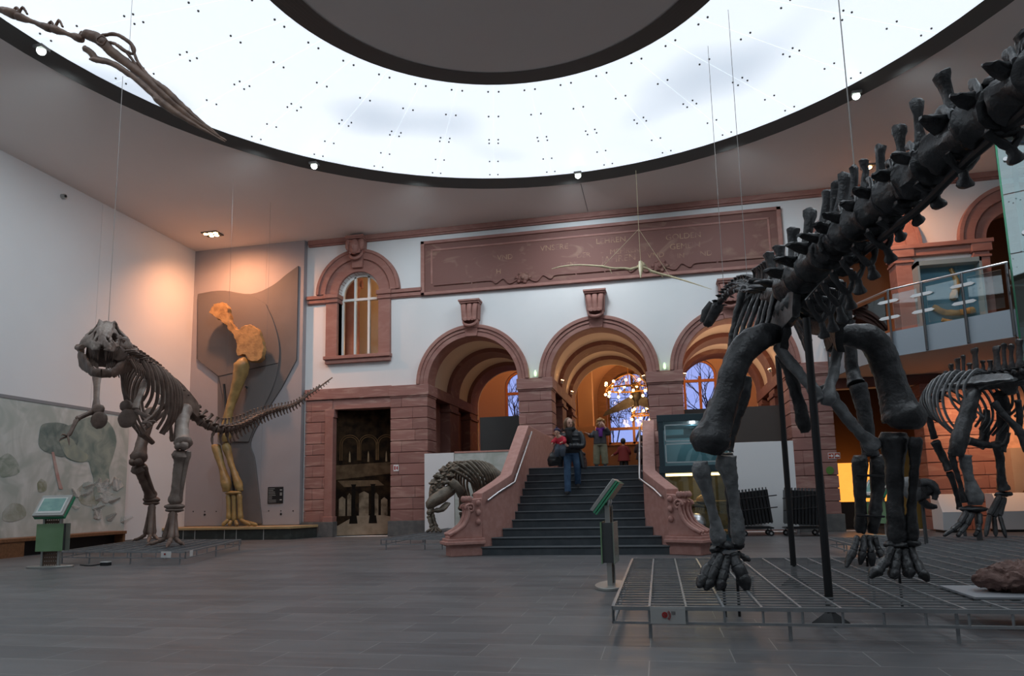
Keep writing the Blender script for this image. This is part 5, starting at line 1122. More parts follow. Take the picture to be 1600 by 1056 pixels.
def foot(root, m, items):
    for pts, r in items:
        P = [atd(*p) for p in pts]
        part(root, 'metatarsal', MB().bone(P[0], P[1], r*.8, 1.35, 1.35, 8, m=9), m, lump=(.008, 12))
        for j in range(1, len(P)-1): part(root, 'toe', MB().tube([P[j], P[j].lerp(P[j+1], .5)+V((0, 0, r*.35)), P[j+1]], [r*1.05, r*.95, r*.35 if j == len(P)-2 else r*.8], 8), m, lump=(.006, 14))
foot(DP, bk, [([(1122, 862, 6.5), (1107, 888, 6.4), (1100, 904, 6.3), (1092, 917, 6.22)], .05), ([(1128, 866, 6.45), (1116, 892, 6.35), (1108, 910, 6.28), (1103, 922, 6.22)], .05), ([(1137, 868, 6.45), (1130, 896, 6.35), (1126, 912, 6.3), (1122, 921, 6.25)], .055), ([(1146, 866, 6.45), (1154, 888, 6.35), (1160, 904, 6.3), (1168, 922, 6.25)], .062), ([(1150, 862, 6.5), (1163, 872, 6.5), (1172, 877, 6.45)], .032)])
foot(DP, bk, [([(1394, 856, 6.7), (1383, 878, 6.6), (1372, 892, 6.5), (1360, 902, 6.45)], .05), ([(1403, 858, 6.7), (1399, 882, 6.6), (1397, 896, 6.55), (1394, 903, 6.5)], .052), ([(1412, 858, 6.7), (1417, 882, 6.6), (1420, 894, 6.55), (1421, 902, 6.5)], .055), ([(1422, 856, 6.7), (1432, 880, 6.6), (1440, 896, 6.5), (1450, 908, 6.45)], .048)])
# pubes and ischia
poly_bone(DP, 'pubis', [(1215, 540, 6.8), (1234, 566, 6.7), (1258, 594, 6.6), (1274, 612, 6.55), (1283, 626, 6.5)], [.05, .055, .05, .06, .05], bg, label='grey left pubic bone')
poly_bone(DP, 'pubis', [(1310, 540, 6.8), (1305, 570, 6.7), (1298, 600, 6.6), (1294, 620, 6.5), (1291, 632, 6.5)], [.05, .05, .048, .07, .04], bg)
poly_bone(DP, 'ischium', [(1222, 552, 6.9), (1233, 575, 6.9), (1246, 620, 6.9), (1256, 660, 6.9), (1258, 676, 6.9)], [.06, .06, .055, .065, .035], bk)
poly_bone(DP, 'ischium', [(1290, 600, 6.8), (1301, 622, 6.8), (1325, 655, 6.8), (1348, 680, 6.8), (1364, 697, 6.8), (1368, 702, 6.8)], [.05, .06, .055, .055, .085, .05], bg, label='grey right seat bone')
# front limbs and shoulder blades
poly_bone(DP, 'shoulder_blade', [(1162, 446, 9.0), (1159, 462, 9.0), (1151, 492, 9.0), (1146, 515, 9.0), (1145, 540, 9.0)], [.03, .05, .042, .045, .06], bk)
poly_bone(DP, 'humerus', [(1166, 588, 8.6), (1160, 616, 8.6), (1149, 650, 8.6), (1139, 685, 8.6), (1134, 703, 8.6)], [.07, .10, .085, .075, .09], bk)
poly_bone(DP, 'forearm', [(1136, 708, 8.6), (1140, 770, 8.6), (1146, 840, 8.6)], [.07, .05, .05], bk)
poly_bone(DP, 'shoulder_blade', [(1330, 500, 8.6), (1328, 540, 8.6), (1332, 580, 8.6), (1338, 600, 8.5)], [.05, .07, .08, .1], bk)
poly_bone(DP, 'humerus', [(1340, 600, 8.5), (1350, 640, 8.45), (1356, 680, 8.4), (1360, 712, 8.4)], [.1, .09, .08, .1], bk)
poly_bone(DP, 'ulna', [(1344, 712, 8.3), (1344, 728, 8.3), (1344, 780, 8.3), (1345, 818, 8.3), (1345, 832, 8.3)], [.07, .09, .062, .07, .05], bk)
poly_bone(DP, 'radius', [(1372, 712, 8.35), (1374, 728, 8.35), (1370, 770, 8.35), (1366, 810, 8.3), (1364, 832, 8.3)], [.08, .105, .075, .07, .05], bk)
for y0 in (742, 805): part(DP, 'clamp', MB().tube([atd(1338, y0, 8.2), atd(1382, y0+2, 8.22)], [.014, .014], 6), M_['black'])
foot(DP, bk, [([(1340, 838, 8.25), (1333, 862, 8.1), (1322, 886, 8.0)], .045), ([(1350, 838, 8.25), (1348, 864, 8.1), (1344, 882, 8.05)], .045), ([(1358, 838, 8.25), (1361, 864, 8.1), (1363, 886, 8.05)], .045), ([(1366, 838, 8.25), (1374, 862, 8.15), (1384, 882, 8.05)], .045)])
for p, q, nm in (((1.35, 6.47), at(1262, 545, 6.47), 'pole'), ((1.51, 8.98), at(1211, 530, 8.98), 'pole')):
    b = V((*p, 0)); t_ = V((p[0], p[1], 2.62 if p[1] < 7 else 2.75))
    po = part(DP, 'support_pole', MB().tube([b, t_], [.034, .034], 10), M_['black'])
    MB().lathe([(.15, 0), (.15, .012), (.045, .09), (.04, .1)], b, 4).build('pole_foot', M_['black'], po)
for px_, py_, d in ((1130, 905, 6.35), (1152, 905, 6.35), (1405, 895, 6.6), (1355, 878, 8.1)):
    q = atd(px_, py_, d); part(DP, 'foot_rod', MB().tube([(q.x, q.y, 0), (q.x, q.y, max(q.z+.05, .3))], [.013, .013], 6), M_['black'])
for (x0, Y, xt, yt, lab) in ((1134, 12.6, 1131, 452, 'left of the pair of thin cables holding the small black head'), (1168, 11.6, 1168, 445, 'right of the pair of thin cables holding the black neck'), (1316, 4.95, 1335, 262, 'thin cable running down to the black tail spines')):
    q = at(xt, yt, Y); zt = 9.29+(math.hypot(q.x-RC[0], q.y-RC[1])-3.93)*.0838; tag(MB().rod(q, (q.x, q.y, zt), .005 if Y > 6 else .004, 5).build('suspension_cable', M_['cable']), lab, 'cable')
# ================================================================= SECOND BLACK SKELETON (far right)
IG = thing('dinosaur_skeleton', (6.0, 13.5, ZP), 'smaller black skeleton with tall back spines at the far right, feet dangling above the grid', 'skeleton')
AI = [(1452, 640, 13.6), (1466, 618, 13.3), (1482, 604, 13.0), (1500, 597, 12.7), (1520, 592, 12.35), (1545, 588, 12.0), (1572, 584, 11.65), (1600, 580, 11.3), (1640, 578, 10.9), (1690, 580, 10.4)]
IP = [V(q) for q in spl([tuple(atd(*a)) for a in AI], 8)]; iv = resample(IP, [.15]*30)
HS = {3: .1, 4: .14, 5: .2, 6: .28, 7: .33, 8: .36, 9: .2, 10: .42, 11: .2, 12: .18, 13: .38, 14: .4, 15: .36, 16: .42, 17: .4}
for i, p in enumerate(iv):
    f = iv[max(i-1, 0)]-iv[min(i+1, len(iv)-1)]; vertebra(IG, 'back_vertebra', p, f, bk, .075, .14, HS.get(i, .3 if i > 5 else .06)*1.1, .02, (.85, 1.15, .7)[i % 3], .1, th=.3, lump=(.014, 10), knob=1.2)
for k, i in enumerate(range(2, 13)):
    f = iv[i-1]-iv[i+1]
    for s in (-1, 1): rib(IG, iv[i], f, s, lerp(.4, .58, min(1, k/4)), lerp(.7, 1.0, min(1, k/5)) if k < 8 else .7, bg if s < 0 and k > 2 else bk, .022, .12, tuck=.5, rise=.3)
ic = atd(1548, 600, 12.0); fI, sI, uI = fr(iv[10]-iv[15])
for s in (-1, 1):
    il = [(-.75, .0), (-.6, .12), (-.1, .2), (.3, .16), (.75, .02), (.8, -.06), (.4, -.06), (.15, -.08), (.08, -.24), (-.1, -.2), (-.2, -.08), (-.5, -.06)]
    part(IG, 'ilium', MB().prism(spl(il+[il[0]], 2), lambda a, b, d, s=s: tuple(ic+fI*a+uI*b*.75+sI*s*(.16+.9*max(0, .2-b)*.5+d)), .05), bg, bevel=.012, lump=(.02, 6), label='grey hip plate')
    part(IG, 'hip_shelf', MB().tube(spl([ic+fI*.7+sI*s*.2+uI*.05, ic+fI*.3+sI*s*.34+uI*.03, ic-fI*.2+sI*s*.34+uI*.0, ic-fI*.7+sI*s*.22], 4), [(.1, .03)]*13, 8, ref=sI), bg, lump=(.02, 7))
poly_bone(IG, 'femur', [(1525, 612, 11.9), (1518, 622, 11.8), (1508, 655, 11.7), (1498, 690, 11.6), (1494, 712, 11.6)], [.09, .12, .12, .13, .11], bk)
poly_bone(IG, 'tibia', [(1508, 712, 11.6), (1509, 724, 11.6), (1514, 748, 11.6), (1522, 774, 11.6), (1524, 788, 11.6)], [.10, .09, .075, .14, .11], bg, label='grey flared shin bone')
poly_bone(IG, 'fibula', [(1487, 706, 11.6), (1490, 722, 11.6), (1500, 755, 11.6), (1506, 785, 11.6)], [.06, .05, .035, .05], bk)
part(IG, 'ankle_bone', MB().ell(atd(1521, 795, 11.55), (.22, .12, .05)), bk, lump=(.02, 8))
def foot2(items, m=bk, root=IG):
    for pts, r in items:
        P = [atd(*p) for p in pts]
        for j in range(len(P)-1): part(root, 'metatarsal' if j == 0 else 'toe', MB().bone(P[j], P[j+1], r*(1-.15*j), 1.35, 1.35 if j < len(P)-2 else .7, 8, m=7), m)
foot2([([(1510, 800, 11.5), (1500, 818, 11.4), (1488, 828, 11.3), (1474, 837, 11.25)], .05), ([(1518, 802, 11.5), (1510, 820, 11.4), (1500, 832, 11.3), (1496, 838, 11.25)], .05), ([(1530, 802, 11.5), (1530, 820, 11.4), (1528, 830, 11.3), (1522, 838, 11.3)], .05)])
poly_bone(IG, 'femur', [(1562, 615, 12.2), (1568, 640, 12.3), (1566, 680, 12.4), (1562, 705, 12.4)], [.11, .11, .09, .1], bk)
poly_bone(IG, 'tibia', [(1556, 690, 12.4), (1562, 715, 12.4), (1564, 745, 12.4), (1568, 765, 12.4)], [.09, .07, .07, .11], bk)
part(IG, 'ankle_bone', MB().ell(atd(1568, 772, 12.4), (.14, .1, .05)), bk, lump=(.02, 8))
foot2([([(1562, 775, 12.3), (1546, 805, 12.1), (1540, 838, 11.9)], .05), ([(1566, 778, 12.3), (1553, 808, 12.1), (1556, 838, 11.9)], .045), ([(1570, 778, 12.3), (1562, 806, 12.1), (1572, 840, 11.9)], .042)])
for pts, rr, nm in (([(1449, 610, 13.2), (1448, 630, 13.2), (1452, 655, 13.2), (1460, 685, 13.2)], [.03, .06, .05, .06], 'shoulder_blade'), ([(1461, 690, 13.1), (1472, 712, 13.1), (1484, 735, 13.0)], [.08, .07, .08], 'humerus'), ([(1484, 738, 13.0), (1494, 768, 13.0), (1500, 795, 13.0)], [.06, .045, .05], 'forearm'), ([(1542, 640, 12.8), (1540, 665, 12.8), (1536, 690, 12.8), (1532, 700, 12.8)], [.05, .08, .08, .06], 'humerus'),
                    ([(1552, 628, 11.5), (1570, 650, 11.4), (1592, 672, 11.3), (1606, 705, 11.2)], [.06, .05, .06, .07], 'prepubis'), ([(1512, 688, 11.8), (1535, 694, 11.8), (1560, 696, 11.8), (1572, 690, 11.8), (1576, 676, 11.8)], [.07, .06, .03, .035, .03], 'prepubis'), ([(1530, 600, 12.6), (1524, 625, 12.6), (1518, 650, 12.6)], [.05, .06, .05], 'loose_bone'), ([(1590, 625, 11.6), (1594, 650, 11.6), (1590, 680, 11.6)], [.05, .05, .04], 'ischium')):
    poly_bone(IG, nm, pts, rr, bk)
for a, b in (((1526, 806, 11.6), (1533.6, 866)), ((1505, 812, 12.4), (1510, 854))):
    q = atz(*b, 0); tp2 = atd(a[0], a[1], (q-EYEP).dot(FW)); part(IG, 'support_pole', MB().tube([q, (q.x, q.y, tp2.z+.1)], [.045 if a[0] > 1510 else .03]*2, 10), M_['darksteel'])
# black fossil skull on a post
FS_ = thing('fossil_skull', (4.0, 11.9, 0), 'black fossil skull on a thin grey post between the two black skeletons', 'fossil'); q = atz(1450, 873, 0); dq = (q-EYEP).dot(FW)
part(FS_, 'post', MB().tube([q, (q.x, q.y, .95)], [.028, .028], 10), M_['darksteel'])
poly_bone(FS_, 'braincase', [(1404, 770, dq+.3), (1416, 762, dq+.2), (1432, 765, dq+.1), (1450, 764, dq)], [.08, .17, .18, .14], bg, label='grey smooth back of the skull')
poly_bone(FS_, 'snout', [(1440, 762, dq-.1), (1454, 762, dq-.1), (1463, 772, dq-.1)], [.15, .12, .07], bk); poly_bone(FS_, 'cheek', [(1436, 755, dq-.2), (1450, 756, dq-.2), (1462, 766, dq-.2), (1460, 780, dq-.2)], [.06, .05, .05, .04], bk); poly_bone(FS_, 'lower_jaw', [(1440, 782, dq), (1450, 790, dq), (1463, 792, dq)], [.05, .05, .03], bk)
# ================================================================= SMALL OLIVE SKELETON LEFT OF THE STAIRS
bo = M_['bone_olive']
AR_ = thing('dinosaur_skeleton', (-5.3, 18.4, ZP), 'small stocky olive-grey skeleton with lowered head, left of the staircase', 'skeleton')
AA = [(680, 768, 17.3), (690, 758, 17.5), (698, 746, 17.7), (708, 736, 17.9), (722, 731, 18.2), (738, 731, 18.6), (754, 736, 19.0), (770, 746, 19.3), (788, 760, 19.6)]
ap = [V(q) for q in spl([tuple(at(*a)) for a in AA], 8)]; av = resample(ap, [.13]*30)
for i, p in enumerate(av):
    f = av[max(i-1, 0)]-av[min(i+1, len(av)-1)]; vertebra(AR_, 'back_vertebra', p, f, bo, .07, .125, .1, .02, .7, .12, th=.5, lump=(.02, 9))
for k, i in enumerate(range(5, len(av)-2)):
    f = av[i-1]-av[i+1]
    for s in (-1, 1): rib(AR_, av[i]+V((0, 0, .04)), f, s, lerp(.45, .62, min(1, k/5)), .85 if k < 12 else .6, bo, .036, .25, tuck=.75, rise=.25)
for k in range(7):
    for s in (-1, 1):
        i = 2+k*2; f, sx, ux = fr(av[i-1]-av[i+1]); c = av[i]+sx*s*.22+ux*.1
        part(AR_, 'armour_plate', MB().ell(c, (.13, .10, .05)).ell(c+V((0, 0, .05)), (.06, .05, .05), n=8, h=6), bo, lump=(.03, 8))
hA = at(683, 778, 17.0)
sk = part(AR_, 'skull', MB().tube([at(708, 762, 17.5), at(697, 770, 17.3), at(684, 779, 17.1), at(672, 787, 16.95), at(668, 793, 16.9)], [(.12, .1), (.17, .13), (.17, .14), (.13, .11), (.06, .05)], 12), bo, lump=(.02, 8)); part(sk, 'lower_jaw', MB().tube([at(700, 786, 17.3), at(690, 796, 17.15), at(677, 798, 17.0)], [(.05, .1), (.06, .11), (.03, .06)], 8), bo, lump=(.015, 9))
for s, p in ((1, [(704, 752, 17.3), (716, 762, 17.3), (722, 770, 17.4)]), (-1, [(684, 745, 17.8), (680, 756, 17.8), (676, 772, 17.7)])): part(AR_, 'shoulder_blade', MB().tube([at(*q) for q in p], [(.09, .04), (.1, .05), (.1, .06)], 8), bo, lump=(.02, 7))
for nm, pts, r in (('humerus', [(676, 770, 17.6), (672, 805, 17.4)], .075), ('forearm', [(670, 805, 17.4), (676, 824, 17.3)], .06), ('forearm', [(676, 803, 17.4), (682, 824, 17.3)], .04), ('humerus', [(722, 762, 18.3), (722, 798, 18.4)], .09), ('radius', [(720, 800, 18.4), (724, 826, 18.5)], .045), ('ulna', [(727, 800, 18.4), (734, 826, 18.5)], .075), ('femur', [(770, 760, 19.4), (762, 795, 19.4)], .1), ('tibia', [(762, 795, 19.4), (766, 824, 19.5)], .08)):
    part(AR_, nm, MB().bone(at(*pts[0]), at(*pts[1]), r, 1.5, 1.5), bo, lump=(.014, 8))
part(AR_, 'shoulder_spike', MB().tube([at(742, 778, 18.2), at(752, 764, 18.2), at(760, 756, 18.2)], [(.12, .04), (.1, .04), (.03, .02)], 8), bo); part(AR_, 'breast_plate', MB().tube([at(728, 786, 18.1), at(742, 786, 18.1), at(756, 780, 18.2)], [(.1, .04), (.14, .05), (.08, .03)], 8), bo, lump=(.02, 7))
for c, Y, tips in (((680, 826), 17.3, [(666, 833), (674, 836), (682, 836), (690, 833)]), ((730, 828), 18.5, [(720, 829), (727, 831), (734, 831), (740, 829)]), ((766, 826), 19.5, [(758, 829), (766, 830), (774, 829)])):
    a = at(*c, Y)
    for t_ in tips:
        T_ = at(*t_, Y-.1); T_.z = max(T_.z, ZP+.03); part(AR_, 'toe', MB().bone(a+V((0, 0, .06)), T_, .035, 1.3, 1.1), bo)
# ================================================================= GOLDEN GIANT LEG ON THE PLINTH
gd = M_['bone_gold']; yG = 19.72
GL = thing('giant_leg_bones', (-12.9, 19.75, .385), 'giant golden-brown front leg bones mounted against the dark relief', 'fossil')
def G(x, y, Y=yG): return at(x, y, Y)
mb = MB().prism(pxz(spl([(330, 487), (338, 478), (351, 473), (357, 480), (361, 496), (364, 507), (375, 516), (387, 510), (402, 513), (410, 527), (413, 542), (413, 556), (403, 565), (391, 563), (385, 554), (378, 555), (371, 554), (373, 540), (368, 525), (360, 514), (350, 503), (340, 497), (330, 487)], 3), yG), XZ(yG-.1), .2)
part(GL, 'shoulder_blade', mb, mat('orange_tan_bone', (.42, .25, .10), .5, c2=(.26, .15, .06), scale=5, detail=9, bump=.7, bscale=14), bevel=.03, lump=(.045, 5)); 
def gb(name, pts, rads, flat=1):
    P = [tuple(G(*p))+(r,) for p, r in zip(pts, rads)]; S = spl(P, 4); return MB().tube([q[:3] for q in S], [(q[3], q[3]*flat) for q in S], 14).build(name, gd, GL, lump=(.018, 4))
gb('humerus', [(376, 562, 19.7), (378, 570, 19.7), (372, 598, 19.7), (362, 628, 19.7), (355, 655, 19.68), (351, 680, 19.66), (350, 690, 19.66)], [.13, .235, .19, .14, .145, .21, .14])
gb('radius', [(337, 694, 19.66), (338, 700, 19.66), (346, 728, 19.64), (353, 755, 19.62), (354, 768, 19.62)], [.1, .14, .10, .16, .11]); gb('ulna', [(352, 692, 19.72), (354, 700, 19.72), (363, 730, 19.7), (372, 755, 19.68), (376, 767, 19.68)], [.1, .13, .085, .125, .08])
for a, b, w in (((357, 772), (358, 812), .075), ((366, 771), (366, 814), .07), ((374, 771), (376, 812), .075)): part(GL, 'metacarpal', MB().bone(G(*a, 19.64), G(*b, 19.6), w, 1.35, 1.45), gd)
for a, b in (((357, 812), (347, 819)), ((361, 814), (358, 821)), ((368, 814), (371, 821)), ((376, 812), (392, 818)), ((382, 815), (402, 818))):
    A, B = G(*a, 19.56), G(*b, 19.45); A.z = max(A.z, .47); B.z = .43; part(GL, 'toe', MB().bone(A, B, .06, 1.3, .8, m=7), gd)
part(GL, 'wrist_bone', MB().ell(G(365, 770, 19.64), (.28, .14, .06)), gd, lump=(.02, 6))
for p in ((398, 560), (384, 604)): part(GL, 'mount_bracket', MB().rod(G(*p, 19.7), G(p[0]+2, p[1]+2, 20.2), .03), M_['black'])
part(GL, 'mount_post', MB().tube([G(366, 775, 19.85), G(350, 600, 19.9)], [.04, .04], 8), M_['black'])
for px_, lab in ((352, 'fine cable from the ceiling holding the middle of the brown tail'), (412, 'fine cable from the ceiling holding the thin part of the brown tail')):
    p = min(vs_tx, key=lambda v: abs(_px(v)[0]-px_)); tag(MB().rod(p, (p.x, p.y, 9.6), .0025, 4).build('suspension_cable', M_['darksteel']), lab, 'cable')
# ================================================================= HANGING FLYING REPTILES
bt = M_['bone_tan']
PT = thing('flying_reptile_skull', (-3.6, 6.3, 4.3), 'long-beaked brown flying reptile skull and neck hanging at upper left', 'skeleton')
def Q(x, y, Y=6.4): return at(x, y, Y)
def qb(name, pts, rads, root=PT, m=bt, Y=None, flat=1, n=10, lump=(.006, 12)):
    P = [tuple(Q(p[0], p[1], p[2] if len(p) > 2 else 6.4))+(r,) for p, r in zip(pts, rads)]; S = spl(P, 4)
    return MB().tube([q[:3] for q in S], [(q[3], q[3]*flat) for q in S], n).build(name, m, root, lump=lump)
for a, b in (((-40, 2), (28, 24)), ((24, 24), (82, 46)), ((80, 44), (130, 62))):
    r = .032 if a[0] > 0 else .04; v = qb('neck_vertebra', [a, (lerp(a[0], b[0], .12), lerp(a[1], b[1], .12)), (lerp(a[0], b[0], .5), lerp(a[1], b[1], .5)), (lerp(a[0], b[0], .88), lerp(a[1], b[1], .88)), b], [r*.9, r*1.5, r*.8, r*1.5, r*.8])
    qb('neck_process', [(b[0]-8, b[1]-4), (b[0]-2, b[1]-12), (b[0]+2, b[1]-4)], [.016, .016, .012], v); qb('neck_process', [(a[0]+6, a[1]-2), (a[0]+12, a[1]-12), (a[0]+18, a[1]-2)], [.016, .016, .012], v)
sk = qb('skull', [(129, 58), (134, 54), (148, 58), (160, 66), (176, 82), (200, 100), (228, 122), (258, 150), (300, 185), (354, 220)], [.03, .055, .065, .06, .055, .05, .05, .045, .032, .004], flat=.75)
qb('crest', [(160, 56), (182, 54), (206, 70), (209, 84), (196, 80), (178, 68), (164, 66)], [.018, .022, .022, .016, .02, .018, .015], sk)
qb('upper_beak_ridge', [(206, 72), (216, 98), (235, 122), (258, 140), (300, 178), (352, 220)], [.018, .018, .024, .035, .025, .004], sk); qb('nasal_strut', [(178, 68), (190, 74), (206, 92), (222, 112), (238, 126)], [.014, .014, .016, .018, .02], sk)
lj = qb('lower_jaw', [(140, 92, 6.3), (150, 94, 6.3), (176, 100, 6.3), (210, 122, 6.3), (240, 148, 6.3), (252, 160, 6.3), (290, 186, 6.32), (352, 222, 6.38)], [.012, .026, .03, .032, .034, .045, .028, .004], sk); qb('lower_jaw_branch', [(150, 90, 6.55), (180, 100, 6.55), (220, 128, 6.55), (250, 152, 6.5), (300, 188, 6.45)], [.02, .026, .028, .03, .015], sk)
qb('jaw_joint', [(132, 76), (142, 82), (150, 94)], [.03, .04, .03], sk); qb('eye_ring', [(152, 60, 6.32), (160, 56, 6.32), (166, 62, 6.32), (160, 70, 6.32), (152, 66, 6.32), (152, 60, 6.32)], [.009]*6, sk); qb('palate_rod', [(168, 78), (190, 96), (205, 106)], [.012, .012, .01], sk)
tag(MB().rod(Q(200, 112), Q(200, 112)+V((0, 0, 9.4-Q(200, 112).z)), .003, 4).build('suspension_cable', M_['cable']), 'fine cable holding the long-beaked skull under the ring light', 'cable')
bc_ = M_['bone_cream']; SP_Y = 17.9
FP = thing('flying_reptile_skeleton', at(1000, 418, SP_Y), 'small cream flying reptile skeleton hanging before the inscription panel', 'skeleton')
def fb(name, pts, r, root=FP): return qb(name, [(x, y, SP_Y+dy) for x, y, dy in pts], r, root, bc_, lump=None, n=7)
fb('wing_finger', [(862, 420, 0), (880, 416, 0), (905, 414, 0), (940, 416, 0)], [.008, .018, .02, .028]); fb('wing_arm', [(940, 416, 0), (958, 419, 0), (975, 419, 0), (985, 421, 0)], [.035, .025, .03, .04]); fb('upper_arm', [(985, 421, 0), (994, 418, 0), (1000, 418, 0)], [.045, .03, .04])
fb('upper_arm', [(1002, 417, 0), (1012, 420, 0), (1018, 424, 0)], [.04, .03, .04]); fb('wing_arm', [(1018, 424, 0), (1032, 428, 0), (1048, 432, 0)], [.045, .03, .03]); fb('wing_finger', [(1048, 432, 0), (1075, 440, -.3), (1112, 452, -.8)], [.028, .018, .005])
sk = fb('skull', [(1001, 410, -.2), (1001, 416, -.3), (1001, 428, -.5), (1001, 434, -.6)], [.06, .06, .03, .006]); fb('breastbone', [(1000, 414, .05), (1002, 424, .05)], [.09, .06]); fb('backbone', [(1004, 412, .2), (1010, 418, .6)], [.05, .04]); fb('hand_claw', [(952, 419, 0), (956, 427, 0)], [.02, .006]); fb('hand_claw', [(1032, 428, 0), (1036, 434, 0)], [.02, .006])
hub = at(998, 358, SP_Y); tag(joinmb(MB().rod(hub, (hub.x, hub.y, 9.58), .006), MB().rod(hub, at(944, 414, SP_Y), .005), MB().rod(hub, at(1046, 430, SP_Y), .005), MB().rod(hub, at(1001, 412, SP_Y), .006)).build('suspension_wires', M_['bone_cream']), 'three-way wires carrying the small cream flying skeleton', 'cable')
# ================================================================= PEOPLE
def remesh(o, vox, smooth=4):
    m = o.modifiers.new('one_surface', 'REMESH'); m.mode = 'VOXEL'; m.voxel_size = vox; m.use_smooth_shade = True
    if smooth: q = o.modifiers.new('soft', 'SMOOTH'); q.factor = .5; q.iterations = smooth
    return o
SKIN = mat('skin', (.62, .36, .26), .5); HAIR_B = mat('brown_hair', (.16, .085, .04), .5, c2=(.26, .15, .08), scale=30, stretch=(1, 1, .1)); HAIR_C = mat('blond_curls', (.50, .27, .10), .6, c2=(.36, .18, .06), scale=25); HAIR_D = mat('dark_hair', (.02, .015, .012), .5)
COAT = mat('dark_quilted_coat', (.016, .018, .022), .4, c2=(.026, .03, .036), scale=8); JEAN = mat('blue_jeans', (.03, .07, .14), .8, c2=(.05, .11, .2), scale=8); SHOE = mat('dark_leather_shoe', (.03, .03, .032), .4); EYEM = mat('eye_dark', (.02, .015, .01), .3); LIP = mat('lip', (.45, .16, .13), .5)
def head(mb, c, h, f):
    """head of height h at centre c facing f: skull, jaw, nose, ears, neck stub"""
    f, r, u = fr(f); R = Matrix((r, f, u)).transposed(); c = V(c)
    mb.ell(c+u*h*.06, (h*.36, h*.42, h*.44), R, 16, 12); mb.ell(c-u*h*.2+f*h*.1, (h*.27, h*.30, h*.28), R); mb.ell(c-u*h*.40+f*h*.22, (h*.13, h*.12, h*.1), R)
    mb.tube([c+f*h*.40+u*h*.08, c+f*h*.50-u*h*.1, c+f*h*.40-u*h*.12], [h*.04, h*.07, h*.05], 8)
    for s in (-1, 1): mb.ell(c+r*s*h*.37-u*h*.02, (h*.05, h*.09, h*.13), R)
    return f, r, u
def face(parent, c, h, f):
    f, r, u = fr(f); c = V(c); R = Matrix((r, f, u)).transposed()
    for s in (-1, 1):
        MB().ell(c+f*h*.385+r*s*h*.155+u*h*.03, (h*.055, h*.03, h*.028), R, 8, 6).build('eye', EYEM, parent); MB().tube([c+f*h*.41+r*s*h*.07+u*h*.11, c+f*h*.385+r*s*h*.22+u*h*.11], [h*.018, h*.012], 6).build('eyebrow', HAIR_B, parent)
    MB().tube([c+f*h*.37-r*h*.09-u*h*.22, c+f*h*.405-u*h*.22, c+f*h*.37+r*h*.09-u*h*.22], [h*.014, h*.028, h*.014], 6).build('mouth', LIP, parent)
def hand(mb, wrist, d, palm, L, curl=.5):
    """palm and five separate bent fingers; d = direction of the fingers, palm = palm normal"""
    w = V(wrist); d = V(d).normalized(); n = V(palm); n = (n-d*n.dot(d)).normalized(); s = d.cross(n)
    mb.tube([w, w+d*L*.25, w+d*L*.5], [(L*.13, L*.11), (L*.22, L*.1), (L*.22, L*.09)], 10, ref=s)
    for k, (o, q) in enumerate(((-.17, .40), (-.06, .47), (.055, .44), (.165, .35))):
        a = w+d*L*.48+s*L*o; b = a+(d+n*curl*.4).normalized()*L*q*.5; c = b+(d+n*curl*1.3).normalized()*L*q*.32; e = c+(d*.6+n*curl*1.8).normalized()*L*q*.22
        mb.tube([a-d*L*.05, a, b, c, e], [L*.055, L*.055, L*.05, L*.046, L*.032], 7)
    a = w+d*L*.16-s*L*.17; mb.tube([a+s*L*.05, a, a+(d-s*.8+n*.3).normalized()*L*.2, a+(d*1.1-s*.35+n*.6).normalized()*L*.36], [L*.07, L*.07, L*.058, L*.035], 7)
def T2(mb, pts, rads, n=12, ref=None, k=4):
    S = spl([tuple(V(p))+(r if isinstance(r, tuple) else (r, r)) for p, r in zip(pts, rads)], k); mb.tube([q[:3] for q in S], [(q[3], q[4]) for q in S], n, ref)
X_ = V((1, 0, 0))
def loc(o, x, y=0, z=0): return o+V((x, y, z))
# ---- woman walking down the stairs with a baby on her arm
fz = 7*RI; w0 = at(894.5, 770, 15.32); o = V((w0.x, 15.32, fz))
wm = thing('person', o, 'woman in dark quilted coat and blue jeans walking down the stairs, baby on her arm', 'person')
hF = V((.55, -.8, -.02)); hC = loc(o, -.03, .02, 1.555)
mb = MB(); head(mb, hC, .23, hF); T2(mb, [loc(o, -.03, .05, 1.46), loc(o, -.025, .06, 1.36)], [.055, .06])
T2(mb, [loc(o, -.02, .06, 1.40), loc(o, -.01, .06, 1.28), loc(o, 0, .05, 1.08), loc(o, 0, .06, .9)], [(.16, .09), (.19, .12), (.15, .11), (.18, .12)], 16, X_)
L0, L1 = loc(o, -.09, -.13, 0), loc(o, .11, .17, .16)                   # feet: front one a step lower
T2(mb, [loc(o, -.08, .06, .92), loc(o, -.09, -.03, .5), loc(o, -.09, -.06, .09)], [.09, .065, .042]); T2(mb, [loc(o, .09, .06, .92), loc(o, .12, .05, .58), loc(o, .10, .22, .26)], [.09, .065, .042])
eR, hR = loc(o, -.27, -.02, 1.08), loc(o, -.19, -.22, 1.05); eL, hL = loc(o, .25, -.02, 1.05), loc(o, -.03, -.24, 1.04)
T2(mb, [loc(o, -.17, .06, 1.35), loc(o, -.25, .04, 1.2), eR], [.06, .05, .042]); T2(mb, [eR, eR.lerp(hR, .5), hR], [.042, .036, .027]); T2(mb, [loc(o, .16, .06, 1.35), loc(o, .24, .05, 1.2), eL], [.06, .05, .042]); T2(mb, [eL, eL.lerp(hL, .5), hL], [.042, .036, .027])
hand(mb, hR, (.75, -.35, .05), (.1, .5, .6), .17, .7); hand(mb, hL, (-.8, -.3, .12), (-.1, .6, .5), .17, .7)
body = remesh(mb.build('body', SKIN, wm), .009); face(wm, hC, .23, hF)
